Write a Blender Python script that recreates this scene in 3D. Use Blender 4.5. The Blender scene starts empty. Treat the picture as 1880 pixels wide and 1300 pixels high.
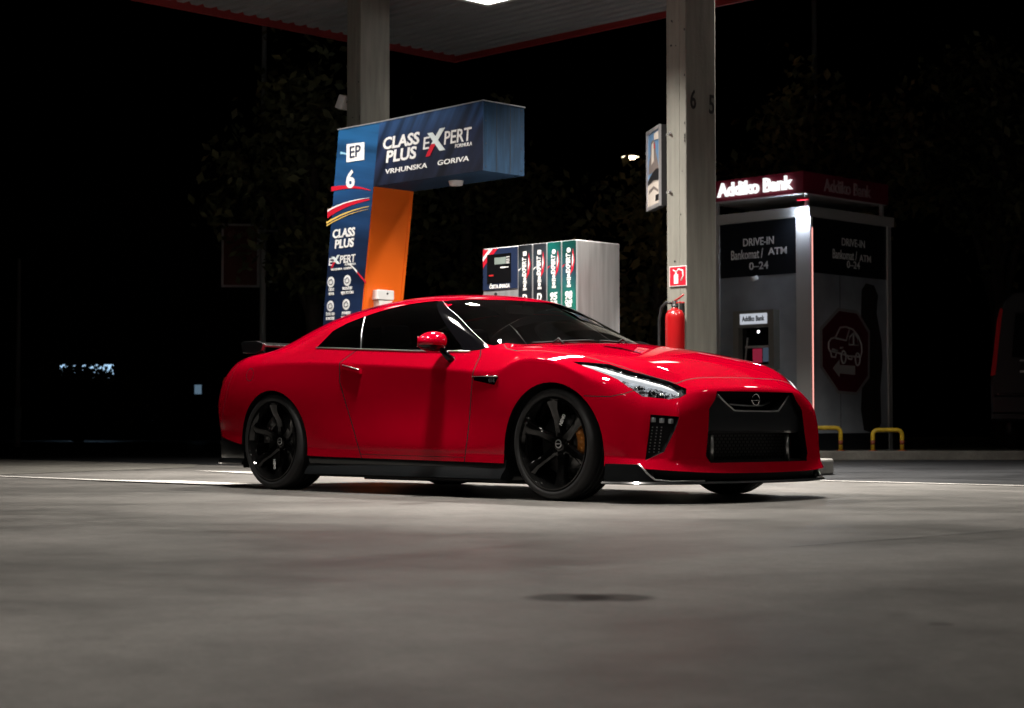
import bpy, bmesh, math, random
from mathutils import Vector, Matrix, Euler
from mathutils.bvhtree import BVHTree
from math import sin, cos, pi, radians, atan2, sqrt

scene = bpy.context.scene
COL = scene.collection
random.seed(7)

# ---------------------------------------------------------------- camera
# the world axes are those of the forecourt: +X is the way the car faces, +Y is across it, towards the pumps
cam_data = bpy.data.cameras.new("camera")
cam_data.sensor_width = 36.0
cam_data.lens = 63.2
cam_data.clip_end = 2000
cam_data.dof.use_dof = True
cam_data.dof.focus_distance = 10.9
cam_data.dof.aperture_fstop = 5.0
camera = bpy.data.objects.new("camera", cam_data)
camera.location = (7.588, -8.726, 0.447)
camera.rotation_euler = (radians(90 + 2.325), 0, radians(45.41))
COL.objects.link(camera)
scene.camera = camera

# ---------------------------------------------------------------- night sky
world = bpy.data.worlds.new("World")
scene.world = world
world.use_nodes = True
wn = world.node_tree.nodes
bg = wn["Background"]
sky = wn.new("ShaderNodeTexSky")
sky.sky_type = 'NISHITA'
sky.sun_disc = False
sky.sun_elevation = radians(-9)
sky.sun_rotation = radians(200)
world.node_tree.links.new(sky.outputs[0], bg.inputs[0])
bg.inputs[1].default_value = 0.02

scene.view_settings.view_transform = 'Standard'
scene.view_settings.look = 'None'
scene.view_settings.exposure = 0.0
scene.view_settings.gamma = 1.0
scene.render.engine = 'CYCLES'
scene.cycles.use_denoising = True
scene.cycles.max_bounces = 8
scene.cycles.sample_clamp_indirect = 4.0
SPREAD = radians(114)   # the lamps have reflectors and throw their light downwards
LAMP_SPOTS = [(-8.0,2.4,190),(-4.0,6.23,500),(-4.0,2.4,450),(-0.4,6.23,60),(-0.4,2.4,205),(-4.0,-1.2,70),(-0.2,-1.5,205),(0.2,-5.3,35),(3.2,-7.2,85),(4.0,-1.2,7),(4.0,2.4,12),(8.0,-1.2,7)]   # x, y, watts; last three added for highlights on the car's nose

# ---------------------------------------------------------------- helpers
def material(name, col, rough=0.5, metal=0.0, spec=0.5, coat=0.0, noise=0.0, nscale=8.0, bump=0.0, bscale=60.0, emit=None, estr=0.0, stretch=None):
    m = bpy.data.materials.new(name)
    m.use_nodes = True
    nt = m.node_tree
    b = nt.nodes["Principled BSDF"]
    b.inputs["Base Color"].default_value = (*col, 1)
    b.inputs["Roughness"].default_value = rough
    b.inputs["Metallic"].default_value = metal
    b.inputs["Specular IOR Level"].default_value = spec
    if coat:
        b.inputs["Coat Weight"].default_value = coat
        b.inputs["Coat Roughness"].default_value = 0.02
    if emit:
        b.inputs["Emission Color"].default_value = (*emit, 1)
        b.inputs["Emission Strength"].default_value = estr
    tc = None
    if noise or bump:
        tc = nt.nodes.new("ShaderNodeTexCoord")
    if noise:
        n = nt.nodes.new("ShaderNodeTexNoise"); n.inputs["Scale"].default_value = nscale; n.inputs["Detail"].default_value = 6
        if stretch:      # dirt runs down the face
            mp = nt.nodes.new("ShaderNodeMapping"); mp.inputs["Scale"].default_value = stretch
            nt.links.new(tc.outputs["Object"], mp.inputs["Vector"]); nt.links.new(mp.outputs[0], n.inputs["Vector"])
        else: nt.links.new(tc.outputs["Object"], n.inputs["Vector"])
        r = nt.nodes.new("ShaderNodeMapRange")
        r.inputs[1].default_value = 0.25; r.inputs[2].default_value = 0.75
        r.inputs[3].default_value = 1 - noise; r.inputs[4].default_value = 1 + noise
        nt.links.new(n.outputs["Fac"], r.inputs[0])
        mx = nt.nodes.new("ShaderNodeVectorMath"); mx.operation = 'SCALE'
        mx.inputs[0].default_value = col
        nt.links.new(r.outputs[0], mx.inputs["Scale"])
        nt.links.new(mx.outputs[0], b.inputs["Base Color"])
    if bump:
        n2 = nt.nodes.new("ShaderNodeTexNoise"); n2.inputs["Scale"].default_value = bscale; n2.inputs["Detail"].default_value = 4
        nt.links.new(tc.outputs["Object"], n2.inputs["Vector"])
        bp = nt.nodes.new("ShaderNodeBump"); bp.inputs["Strength"].default_value = bump; bp.inputs["Distance"].default_value = 0.01
        nt.links.new(n2.outputs["Fac"], bp.inputs["Height"])
        nt.links.new(bp.outputs[0], b.inputs["Normal"])
    return m

def glow(name, col, strength):
    m = bpy.data.materials.new(name); m.use_nodes = True
    nt = m.node_tree; nt.nodes.remove(nt.nodes["Principled BSDF"])
    e = nt.nodes.new("ShaderNodeEmission"); e.inputs[0].default_value = (*col, 1); e.inputs[1].default_value = strength
    nt.links.new(e.outputs[0], nt.nodes["Material Output"].inputs[0])
    return m

def glass(name, tint, gloss=1.0):
    """thin tinted car glass: see-through with a mirror coat that grows at grazing angles"""
    m = bpy.data.materials.new(name); m.use_nodes = True
    nt = m.node_tree; nt.nodes.remove(nt.nodes["Principled BSDF"])
    t = nt.nodes.new("ShaderNodeBsdfTransparent"); t.inputs[0].default_value = (*tint, 1)
    g = nt.nodes.new("ShaderNodeBsdfGlossy"); g.inputs["Roughness"].default_value = 0.01
    f = nt.nodes.new("ShaderNodeFresnel"); f.inputs[0].default_value = 1.5
    mm = nt.nodes.new("ShaderNodeMath"); mm.operation = 'MULTIPLY'; mm.inputs[1].default_value = gloss
    nt.links.new(f.outputs[0], mm.inputs[0])
    mx = nt.nodes.new("ShaderNodeMixShader")
    nt.links.new(mm.outputs[0], mx.inputs[0]); nt.links.new(t.outputs[0], mx.inputs[1]); nt.links.new(g.outputs[0], mx.inputs[2])
    nt.links.new(mx.outputs[0], nt.nodes["Material Output"].inputs[0])
    return m

def link(name, bm_or_mesh, mat, parent=None, smooth=None, loc=None):
    if isinstance(bm_or_mesh, bmesh.types.BMesh):
        me = bpy.data.meshes.new(name)
        bm_or_mesh.to_mesh(me); bm_or_mesh.free()
    else:
        me = bm_or_mesh
    for m in (mat if isinstance(mat, (list, tuple)) else [mat]):
        me.materials.append(m)
    o = bpy.data.objects.new(name, me)
    COL.objects.link(o)
    if parent: o.parent = parent
    if loc: o.location = loc
    if smooth is not None:
        for p in me.polygons: p.use_smooth = True
        if smooth < 180:
            me.set_sharp_from_angle(angle=radians(smooth))
    return o

def tag(o, label, cat, group=None, kind=None):
    if label: o["label"] = label
    if cat: o["category"] = cat
    if group: o["group"] = group
    if kind: o["kind"] = kind
    return o

def thing(name, label, cat, loc=(0, 0, 0), rz=0.0, group=None):
    o = bpy.data.objects.new(name, None)
    o.empty_display_size = 0.2
    COL.objects.link(o)
    o.location = loc; o.rotation_euler = (0, 0, rz)
    return tag(o, label, cat, group)

def structure(name, bm, mat, smooth=None):
    o = link(name, bm, mat, smooth=smooth)
    o["kind"] = "structure"
    return o

def copy_tree(o, parent=None):
    c = o.copy(); COL.objects.link(c)
    if parent: c.parent = parent
    for ch in list(o.children): copy_tree(ch, c)
    return c

def new(): return bmesh.new()

def add_box(bm, lo, hi, mi=0, bevel=0.0):
    x0, y0, z0 = lo; x1, y1, z1 = hi
    t = bmesh.new() if bevel else bm
    v = [t.verts.new(p) for p in ((x0,y0,z0),(x1,y0,z0),(x1,y1,z0),(x0,y1,z0),(x0,y0,z1),(x1,y0,z1),(x1,y1,z1),(x0,y1,z1))]
    fs = [t.faces.new([v[i] for i in q]) for q in ((3,2,1,0),(4,5,6,7),(0,1,5,4),(1,2,6,5),(2,3,7,6),(3,0,4,7))]
    for f in fs: f.material_index = mi
    if bevel:
        bmesh.ops.bevel(t, geom=list(t.edges), offset=bevel, segments=2, affect='EDGES', profile=0.5)
        for f in t.faces: f.material_index = mi
        merge(bm, t)

def merge(bm, t):
    me = bpy.data.meshes.new("tmp"); t.to_mesh(me); t.free()
    bm.from_mesh(me); bpy.data.meshes.remove(me)

def add_prism(bm, pts, axis, a, b, mi=0, bevel=0.0):
    """polygon pts (2D) extruded from a to b along axis; the two coordinates are the remaining axes in xyz order"""
    def P(p, d):
        q = list(p); q.insert('xyz'.index(axis), d); return q
    t = bmesh.new()
    va = [t.verts.new(P(p, a)) for p in pts]; vb = [t.verts.new(P(p, b)) for p in pts]
    n = len(pts)
    t.faces.new(va); t.faces.new(list(reversed(vb)))
    for i in range(n): t.faces.new((va[i], vb[i], vb[(i+1) % n], va[(i+1) % n]))
    bmesh.ops.recalc_face_normals(t, faces=t.faces)
    if bevel:
        bmesh.ops.bevel(t, geom=list(t.edges), offset=bevel, segments=2, affect='EDGES', profile=0.5)
    for f in t.faces: f.material_index = mi
    merge(bm, t)

def add_tube(bm, pts, r, n=10, closed=False, cap=True, mi=0):
    """round tube along pts; r a number or one radius per point"""
    pts = [Vector(p) for p in pts]; N = len(pts)
    rs = r if isinstance(r, (list, tuple)) else [r] * N
    rings = []
    up = None
    for i, p in enumerate(pts):
        if closed: d = pts[(i+1) % N] - pts[i-1]
        else: d = pts[min(i+1, N-1)] - pts[max(i-1, 0)]
        d.normalize()
        if up is None:
            up = Vector((0,0,1)) if abs(d.z) < 0.9 else Vector((1,0,0))
        u = d.cross(up)
        if u.length < 1e-4: u = d.orthogonal()
        u.normalize(); w = u.cross(d).normalized(); up = w
        rings.append([bm.verts.new(p + u * (rs[i]*cos(2*pi*k/n)) + w * (rs[i]*sin(2*pi*k/n))) for k in range(n)])
    m = N if closed else N-1
    for i in range(m):
        a, b = rings[i], rings[(i+1) % N]
        for k in range(n):
            f = bm.faces.new((a[k], b[k], b[(k+1) % n], a[(k+1) % n])); f.material_index = mi; f.smooth = True
    if cap and not closed:
        f = bm.faces.new(rings[0]); f.material_index = mi
        f = bm.faces.new(list(reversed(rings[-1]))); f.material_index = mi

def add_lathe(bm, prof, axis='z', c=(0,0,0), n=32, mi=0):
    """prof: list of (radius, height) turned round the axis through c"""
    rings = []
    for r, h in prof:
        ring = []
        for k in range(n):
            a = 2*pi*k/n
            if axis == 'z': p = (c[0]+r*cos(a), c[1]+r*sin(a), c[2]+h)
            elif axis == 'y': p = (c[0]+r*cos(a), c[1]+h, c[2]+r*sin(a))
            else: p = (c[0]+h, c[1]+r*cos(a), c[2]+r*sin(a))
            ring.append(bm.verts.new(p))
        rings.append(ring)
    for a, b in zip(rings, rings[1:]):
        for k in range(n):
            f = bm.faces.new((a[k], a[(k+1) % n], b[(k+1) % n], b[k])); f.material_index = mi; f.smooth = True
    return rings

def add_disc(bm, c, r, axis='y', n=24, d=0.003, mi=0, sx=1.0):
    pts = [(r*sx*cos(2*pi*k/n), r*sin(2*pi*k/n)) for k in range(n)]
    i = 'xyz'.index(axis)
    o = [c[j] for j in range(3) if j != i]
    add_prism(bm, [(o[0]+p[0], o[1]+p[1]) for p in pts], axis, c[i]-d/2, c[i]+d/2, mi)

_text_cache = {}
def text_mesh(s, size, bold=0.0, shear=0.0, extrude=0.002, space=1.0, align='CENTER', line=0.9):
    cu = bpy.data.curves.new("txt", 'FONT')
    cu.body = s; cu.size = size; cu.align_x = align; cu.align_y = 'CENTER'
    cu.shear = shear; cu.offset = bold*size; cu.extrude = extrude; cu.space_character = space; cu.space_line = line
    cu.resolution_u = 3
    o = bpy.data.objects.new("txt", cu); COL.objects.link(o)
    dg = bpy.context.evaluated_depsgraph_get()
    me = bpy.data.meshes.new_from_object(o.evaluated_get(dg))
    bpy.data.objects.remove(o); bpy.data.curves.remove(cu)
    return me

def add_text(bm, s, size, M, bold=0.0, shear=0.0, width=None, extrude=0.002, space=1.0, align='CENTER', mi=0, line=0.9, sx=1.0):
    """text laid in the local XY plane, squeezed to a width, then moved by M"""
    me = text_mesh(s, size, bold, shear, extrude, space, align, line)
    if width and len(me.vertices):
        xs = [v.co.x for v in me.vertices]; sx = width / (max(xs) - min(xs))
        if align == 'CENTER':
            mid = (max(xs)+min(xs))/2
            for v in me.vertices: v.co.x -= mid
    me.transform(M @ Matrix.Diagonal((sx, 1, 1, 1)))
    for p in me.polygons: p.material_index = mi
    bm.from_mesh(me); bpy.data.meshes.remove(me)

def plane_M(origin, right, up):
    """matrix that puts local x on right, local y on up"""
    r = Vector(right).normalized(); u = Vector(up).normalized(); n = r.cross(u)
    M = Matrix((( r.x,u.x,n.x,origin[0]),(r.y,u.y,n.y,origin[1]),(r.z,u.z,n.z,origin[2]),(0,0,0,1)))
    return M

# ---------------------------------------------------------------- materials of the place
def ground_material(name, dark, light, rough=(0.34, 0.6), stain=False, scale=0.35, gloss=.2):
    m = bpy.data.materials.new(name); m.use_nodes = True
    nt = m.node_tree; L = nt.links.new
    b = nt.nodes["Principled BSDF"]
    tc = nt.nodes.new("ShaderNodeTexCoord")
    def noise(sc, det, rgh=0.55, dist=0.0):
        n = nt.nodes.new("ShaderNodeTexNoise"); n.inputs["Scale"].default_value = sc; n.inputs["Detail"].default_value = det
        n.inputs["Roughness"].default_value = rgh; n.inputs["Distortion"].default_value = dist
        L(tc.outputs["Object"], n.inputs["Vector"]); return n.outputs["Fac"]
    def rng(v, a, c, lo, hi):
        r = nt.nodes.new("ShaderNodeMapRange"); r.inputs[1].default_value = a; r.inputs[2].default_value = c
        r.inputs[3].default_value = lo; r.inputs[4].default_value = hi; L(v, r.inputs[0]); return r.outputs[0]
    def math_(op, a, c):
        q = nt.nodes.new("ShaderNodeMath"); q.operation = op
        for i, v in enumerate((a, c)):
            if isinstance(v, (int, float)): q.inputs[i].default_value = v
            else: L(v, q.inputs[i])
        return q.outputs[0]
    big = rng(noise(scale, 5, 0.6, 0.8), 0.36, 0.66, 0, 1)
    mid = rng(noise(scale*6, 5, 0.6, 0.4), 0.3, 0.7, 0, 1)
    fine = math_('MULTIPLY', rng(noise(260, 3, .7), 0.3, 0.7, 0.72, 1.28), math_('MULTIPLY', rng(noise(45, 4, .7), .3, .7, .82, 1.18), rng(noise(11, 5, .65), .3, .7, .86, 1.14)))
    f = math_('ADD', math_('MULTIPLY', big, 0.55), math_('MULTIPLY', mid, 0.45))
    mix = nt.nodes.new("ShaderNodeMix"); mix.data_type = 'RGBA'
    mix.inputs[6].default_value = (*dark, 1); mix.inputs[7].default_value = (*light, 1); L(f, mix.inputs[0])
    sc = nt.nodes.new("ShaderNodeVectorMath"); sc.operation = 'SCALE'; L(mix.outputs[2], sc.inputs[0]); L(fine, sc.inputs["Scale"])
    col = sc.outputs[0]
    b.inputs['Specular IOR Level'].default_value = gloss
    keep = None
    if stain:
        # worn-in oil spots: (x, y, radius, darkness)
        for (x, y, r, d) in stain:
            vd = nt.nodes.new("ShaderNodeVectorMath"); vd.operation = 'DISTANCE'
            vd.inputs[1].default_value = (x, y, 0); L(tc.outputs["Object"], vd.inputs[0])
            wob = math_('ADD', vd.outputs["Value"], math_('MULTIPLY', math_('SUBTRACT', mid, 0.5), r*0.3))
            k = rng(wob, r*0.75, r*1.1, d, 1.0)
            s2 = nt.nodes.new("ShaderNodeVectorMath"); s2.operation = 'SCALE'; L(col, s2.inputs[0]); L(k, s2.inputs["Scale"]); col = s2.outputs[0]
            keep = k if keep is None else math_('MULTIPLY', keep, k)
    L(col, b.inputs["Base Color"])
    if keep is not None: L(math_('MULTIPLY', keep, gloss), b.inputs['Specular IOR Level'])
    L(rng(big, 0, 1, rough[0], rough[1]), b.inputs["Roughness"])
    bp = nt.nodes.new("ShaderNodeBump"); bp.inputs["Strength"].default_value = 0.25; bp.inputs["Distance"].default_value = 0.004
    L(noise(120, 4), bp.inputs["Height"]); L(bp.outputs[0], b.inputs["Normal"])
    return m

M = {}
M['concrete'] = ground_material('forecourt_concrete', (.062,.060,.057), (.185,.175,.166), stain=[(4.32,-5.29,.118,.35),(4.40,-5.21,.118,.35),(5.35,-5.15,.035,.5),(6.05,-6.3,.04,.45),(6.35,-6.95,.04,.5),(2.25,-3.55,.22,.8),(6.25,-5.0,.03,.5)])
M['asphalt'] = ground_material('dark_asphalt', (.014,.0145,.016), (.030,.031,.034), scale=0.5)
M['pale_concrete'] = ground_material('pale_concrete', (.10,.097,.088), (.20,.19,.172), scale=0.8)
M['kerb'] = material('kerb_concrete', (.15,.145,.135), .8, noise=.3, nscale=5, bump=.4, bscale=40)
M['paint'] = material('pale_ground', (.62,.60,.57), .6, noise=.3, nscale=7)
M['pillar'] = material('pillar_paint', (.20,.196,.172), .6, noise=.22, nscale=5, stretch=(3,3,.3), bump=.15, bscale=25)
M['steel'] = material('brushed_steel', (.58,.58,.60), .42, metal=.7, noise=.22, nscale=5, stretch=(3,3,.25))
M['ceiling'] = material('ceiling_sheet', (.20,.21,.22), .6, noise=.12, nscale=2)
M['fascia_red'] = material('fascia_red', (.20,.015,.015), .5)
M['white'] = material('white_print', (.80,.80,.80), .5)
M['black'] = material('black_plastic', (.012,.012,.013), .45)
M['black_gloss'] = material('black_gloss', (.006,.006,.007), .08, coat=.5)
M['red'] = material('red_print', (.55,.01,.03), .4)
M['orange'] = material('orange_panel', (.92,.15,.004), .5)
M['yellow_print'] = material('yellow_print', (.75,.50,.12), .5)
M['navy'] = material('navy_print', (.012,.022,.06), .4)
M['steel_blue'] = material('blue_panel', (.008,.026,.055), .7, spec=.15, noise=.45, nscale=8, stretch=(5,5,.4))
M['lamp'] = glow('lamp_light', (1.0, .95, .86), 7.0)
M['housing'] = material('lamp_housing', (.5,.5,.5), .5)
M['ext_red'] = material('extinguisher_red', (.36,.006,.008), .3, coat=.4)

def streak_print(name, cols, ang, sx, sz, lo=.35, hi=.75):
    """printed artwork: colour runs up the panel with soft slanting light streaks"""
    m = bpy.data.materials.new(name); m.use_nodes = True
    nt = m.node_tree; L = nt.links.new; b = nt.nodes["Principled BSDF"]
    b.inputs["Roughness"].default_value = .4
    tc = nt.nodes.new("ShaderNodeTexCoord")
    m0 = nt.nodes.new("ShaderNodeMapping"); m0.inputs["Rotation"].default_value = (0, ang, 0)
    mp = nt.nodes.new("ShaderNodeMapping"); mp.inputs["Scale"].default_value = (sx, 0.001, sz)
    L(tc.outputs["Object"], m0.inputs["Vector"]); L(m0.outputs[0], mp.inputs["Vector"])
    n = nt.nodes.new("ShaderNodeTexNoise"); n.inputs["Scale"].default_value = 1.0; n.inputs["Detail"].default_value = 4
    L(mp.outputs[0], n.inputs["Vector"])
    sp = nt.nodes.new("ShaderNodeSeparateXYZ"); L(tc.outputs["Generated"], sp.inputs[0])
    cr = nt.nodes.new("ShaderNodeValToRGB"); cr.color_ramp.elements.remove(cr.color_ramp.elements[0])
    for i, (p, c) in enumerate(cols):
        e = cr.color_ramp.elements[0] if i == 0 else cr.color_ramp.elements.new(p)
        e.position = p; e.color = (*c, 1)
    L(sp.outputs["Z"], cr.inputs[0])
    r = nt.nodes.new("ShaderNodeMapRange"); r.inputs[1].default_value = lo; r.inputs[2].default_value = hi
    r.inputs[3].default_value = .55; r.inputs[4].default_value = 2.2; L(n.outputs["Fac"], r.inputs[0])
    s = nt.nodes.new("ShaderNodeVectorMath"); s.operation = 'SCALE'; L(cr.outputs[0], s.inputs[0]); L(r.outputs[0], s.inputs["Scale"])
    L(s.outputs[0], b.inputs["Base Color"])
    return m

# ---------------------------------------------------------------- the ground
def sheet(bm, pts, z):
    f = bm.faces.new([bm.verts.new((x, y, z)) for x, y in pts])
    if f.normal.z < 0: f.normal_flip()
    f.normal_update()
    if f.normal.z < 0: f.normal_flip()
bm = new(); sheet(bm, [(-400,-400),(400,-400),(400,400),(-400,400)], 0)
structure('ground', bm, M['concrete'])
def view_pt(side, depth):    # metres right of / along the viewing direction of the forecourt's diagonal lane
    return (7.588 + side*.702 - depth*.712, -8.726 + side*.712 + depth*.702)
bm = new(); sheet(bm, [(-30,3.62),(40,3.62),(40,60),(-60,60),(-60,20)], .004)
structure('asphalt_lane', bm, M['asphalt'])
bm = new()
sheet(bm, [(3.545,-3.3),(3.555,-3.3),(3.555,3.4),(3.545,3.4)], .003)
structure('slab_joint', bm, material('joint_dirt', (.03,.03,.028), .8))
bm = new(); sheet(bm, [(-9.0,2.7),(-7.74,-.33),(-5.2,-6.5),(-40,-30),(-60,20),(-30,3.62),(-10.2,3.58)], .004)
structure('concrete_apron', bm, M['pale_concrete'])
bm = new()
sheet(bm, [(-14,-.82),(-4.2,-.66),(-4.2,-.56),(-14,-.70)], .008)
sheet(bm, [(-5.6,-.78),(-4.7,-.35),(-3.2,-.42),(-3.6,-.72)], .012)  # pale four-sided patch lying on the ground
sheet(bm, [(-7.6,1.75),(-6.4,1.95),(-4.5,1.75),(-6.3,1.5)], .008)  # second pale patch, farther back
sheet(bm, [(-1.2,3.47),(14,3.50),(14,3.57),(-1.2,3.55)], .008)
structure('line_and_patch', bm, M['paint'])
# raised pavement with its kerb, behind the lane
bm = new()
P4 = [view_pt(2.2,24.4), view_pt(26,24.4), view_pt(26,60), view_pt(2.2,60)]
add_prism(bm, P4, 'z', -.05, .12, 0, .015)
structure('pavement', bm, [M['pale_concrete']])
# pump island: long concrete plinth with rounded ends
bm = new()
isl = []
for cx, a0 in ((-2.55, -90), (-8.75, 90)):
    for k in range(9):
        a = radians(a0 + 180*k/8)
        isl.append((cx + .55*cos(a)*.8, 4.5 + .93*sin(a)))
add_prism(bm, isl, 'z', 0.002, .15, 0, .02)
t = thing('pump_island', 'low concrete plinth with rounded end under the fuel pump and the portal', 'plinth')
link('kerbstone', bm, M['kerb'], t)

# ---------------------------------------------------------------- canopy, pillars and lamps
CZ = 5.6
CX0, CX1, CY0, CY1 = -10.77, 16.0, -11.0, 8.25
t = thing('canopy', 'wide forecourt roof with ribbed metal underside and dim red edge', 'canopy')
bm = new()
y = CY0; rows = []
while y < CY1:
    for dy, dz in ((0, .0), (.09, .0), (.12, .045), (.17, .045), (.20, .0)):
        rows.append((min(y+dy, CY1), CZ + .02 + dz))
    y += .20
vs = [(bm.verts.new((CX0+.05, a, b)), bm.verts.new((CX1-.05, a, b))) for a, b in rows]
for p, q in zip(vs, vs[1:]):
    if (p[0].co - q[0].co).length > 1e-5: bm.faces.new((p[0], q[0], q[1], p[1]))
bmesh.ops.recalc_face_normals(bm, faces=bm.faces)
link('ceiling', bm, M['ceiling'], t)
bm = new()
for lo, hi in (((CX0,CY0,CZ-.06),(CX0+.05,CY1,CZ+.6)), ((CX1-.05,CY0,CZ-.06),(CX1,CY1,CZ+.6)), ((CX0+.052,CY0,CZ-.058),(CX1-.052,CY0+.05,CZ+.598)), ((CX0+.052,CY1-.05,CZ-.058),(CX1-.052,CY1,CZ+.598))):
    add_box(bm, lo, hi)
link('fascia', bm, M['fascia_red'], t)
bm = new(); add_box(bm, (CX0+.06,CY0+.06,CZ+.55), (CX1-.06,CY1-.06,CZ+.59)); link('roof_deck', bm, M['housing'], t)

def canopy_lamp(x, y, watts, label):
    t = thing('canopy_lamp', label, 'lamp', (x, y, CZ), 0, 'square lamps in the canopy ceiling')
    bm = new()
    for lo, hi in (((-.34,-.34,-.05),(.34,-.26,.03)), ((-.34,.26,-.05),(.34,.34,.03)), ((-.34,-.259,-.05),(-.26,.259,.03)), ((.26,-.259,-.05),(.34,.259,.03)), ((-.258,-.258,.0),(.258,.258,.03))):
        add_box(bm, lo, hi)
    link('housing', bm, M['housing'], t)
    bm = new(); add_box(bm, (-.256,-.256,-.045), (.256,.256,-.004)); link('diffuser', bm, M['lamp'], t)
    ld = bpy.data.lights.new('lamp_light', 'AREA'); ld.shape = 'SQUARE'; ld.size = .5; ld.energy = watts; ld.spread = SPREAD
    ld.color = (1.0, .94, .85)
    lo = bpy.data.objects.new('lamp_light', ld); COL.objects.link(lo); lo.parent = t; lo.location = (0, 0, -.055)
    return t
canopy_lamp(-7.72, 5.95, 12, 'square white lamp glowing in the canopy ceiling at the top edge')
for (x, y, w) in LAMP_SPOTS:
    canopy_lamp(x, y, w, 'square canopy lamp hidden above the top edge of the photo')

def pillar(x0, y0, w, d, label):
    t = thing('canopy_pillar', label, 'pillar', (x0, y0, 0), 0, 'pillars carrying the canopy')
    bm = new(); add_box(bm, (0,0,.1), (w,d,CZ+.02), 0, .012)
    # folded seam down the narrow face and a foot plate
    add_box(bm, (w*.66,-.004,.16), (w*.66+.006,.002,CZ)); link('shaft', bm, M['pillar'], t)
    bm = new(); add_tube(bm, [(-.02,.08,.2),(-.02,.08,CZ)], .016, 8); link('conduit', bm, M['pillar'], t)
    rr = random.Random(int(x0*10))
    bm = new()
    for k in range(9):     # chips and bolt heads
        zz = rr.uniform(1.6, 4.6); add_disc(bm, (w*rr.uniform(.2,.9), -.002, zz), rr.uniform(.006,.012), 'y', 7, .004, sx=rr.uniform(.5,1.2))
    for k in range(6): add_disc(bm, (w-.012, -.003, rr.uniform(3.2,4.4)), rr.uniform(.008,.016), 'y', 7, .004, sx=.5)
    link('paint_chip', bm, M['black'], t)['kind'] = 'stuff'
    bm = new(); add_box(bm, (-.06,-.06,.14), (w+.06,d+.06,.165)); link('base_plate', bm, M['pillar'], t)
    return t
pl = pillar(-9.06, 4.9, .257, .46, 'grey steel pillar rising behind the blue portal')
pr = pillar(-4.04, 4.9, .253, .47, 'grey steel pillar with painted numbers 6 and 5, beside the extinguisher')
bm = new()
for s, yy, zz in (('6', 5.014-4.9, 3.69), ('5', 5.304-4.9, 3.675)):
    add_text(bm, s, .27, plane_M((.2555, yy, zz), (0,1,0), (0,0,1)), bold=.012, sx=.72)
link('number', bm, M['black'], pr)
# floodlight on the left pillar
t = thing('floodlight', 'small pale floodlight on the left face of the pillar behind the portal', 'floodlight', (-9.17, 4.95, 4.36))
bm = new(); add_prism(bm, [(-.10,-.06),(.02,-.10),(.10,.05),(-.01,.09)], 'y', -.07, .07, 0, .01); link('lamp_head', bm, M['white'], t)
bm = new(); add_box(bm, (.05,-.02,-.02), (.115,.02,.02)); link('bracket', bm, M['black'], t)

# ---------------------------------------------------------------- portal over the pump
t = thing('pump_portal', 'blue and orange angled portal sign reading CLASS PLUS EXPERT and number 6', 'portal sign', (0,0,0))
YF = 4.2
leg = [(-8.80,.15),(-8.16,.15),(-7.626,3.843),(-8.344,3.843)]
leg_front = streak_print('portal_leg_print', [(0,(.006,.014,.042)),(.62,(.006,.014,.042)),(.80,(.010,.045,.13)),(1,(.012,.078,.20))], -.2, .35, 3.5)
beam_front = streak_print('portal_beam_print', [(0,(.006,.008,.018)),(.6,(.008,.014,.040)),(1,(.020,.060,.16))], -.6, 7.0, .5, .40, .70)
bm = new(); add_prism(bm, leg, 'y', YF+.004, 4.80); link('leg_frame', bm, M['orange'], t)
bm = new(); add_prism(bm, leg, 'y', YF, YF+.004); link('leg_panel', bm, leg_front, t)
bm = new(); add_prism(bm, [(-7.626,3.843),(-7.735,3.13),(-5.957,3.13),(-5.957,3.868)], 'y', YF+.004, 4.81); link('beam_box', bm, M['steel_blue'], t)
bm = new(); add_prism(bm, [(-7.622,3.843),(-7.731,3.132),(-5.956,3.132),(-5.956,3.868)], 'y', YF-.002, YF+.004); link('beam_panel', bm, beam_front, t)
bm = new(); add_prism(bm, [(-8.36,3.838),(-7.622,3.838),(-5.945,3.866),(-5.945,3.874),(-7.622,3.850),(-8.36,3.850)], 'y', YF-.008, 4.82); link('top_trim', bm, M['steel'], t)
bm = new(); add_lathe(bm, [(0.0,-.05),(.07,-.05),(.085,0)], 'z', (-6.75,4.55,3.13), 20); link('downlight', bm, M['housing'], t)
# orange inner face rails
bm = new()
for y0 in (4.215, 4.755):
    add_prism(bm, [(-8.152,.2),(-8.14,.2),(-7.728,3.12),(-7.74,3.12)], 'y', y0, y0+.03)
link('edge_rail', bm, M['orange'], t)
YT = YF - .004
def front_text(bm, s, x0, x1, z, size, bold=.02, shear=0.0, mi=0, tilt=0.0, y=YT):
    add_text(bm, s, size, plane_M(((x0+x1)/2, y, z), (1,0,tilt), (0,0,1)), bold=bold, shear=shear, width=x1-x0, mi=mi)
bm = new()
front_text(bm, 'CLASS', -7.56, -6.95, 3.582, .18, .03, .12); front_text(bm, 'PLUS', -7.51, -7.0, 3.43, .18, .03, .12)
front_text(bm, 'E', -6.895, -6.785, 3.51, .19, .008, .1); front_text(bm, 'PERT', -6.556, -6.125, 3.53, .20, .012, .1)
front_text(bm, 'FORMULA', -6.384, -6.122, 3.43, .055, .01, .1)
front_text(bm, 'VRHUNSKA', -7.52, -6.83, 3.272, .075, .012, .1); front_text(bm, 'GORIVA', -6.66, -6.17, 3.278, .075, .012, .1)
front_text(bm, '6', -8.205, -8.05, 3.24, .27, .03)
front_text(bm, 'CLASS', -8.44, -8.04, 2.645, .135, .033, .12); front_text(bm, 'PLUS', -8.405, -8.06, 2.525, .135, .033, .12)
front_text(bm, 'E', -8.51, -8.44, 2.33, .12, .01, .1); front_text(bm, 'PERT', -8.31, -8.03, 2.345, .125, .012, .1)
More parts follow.
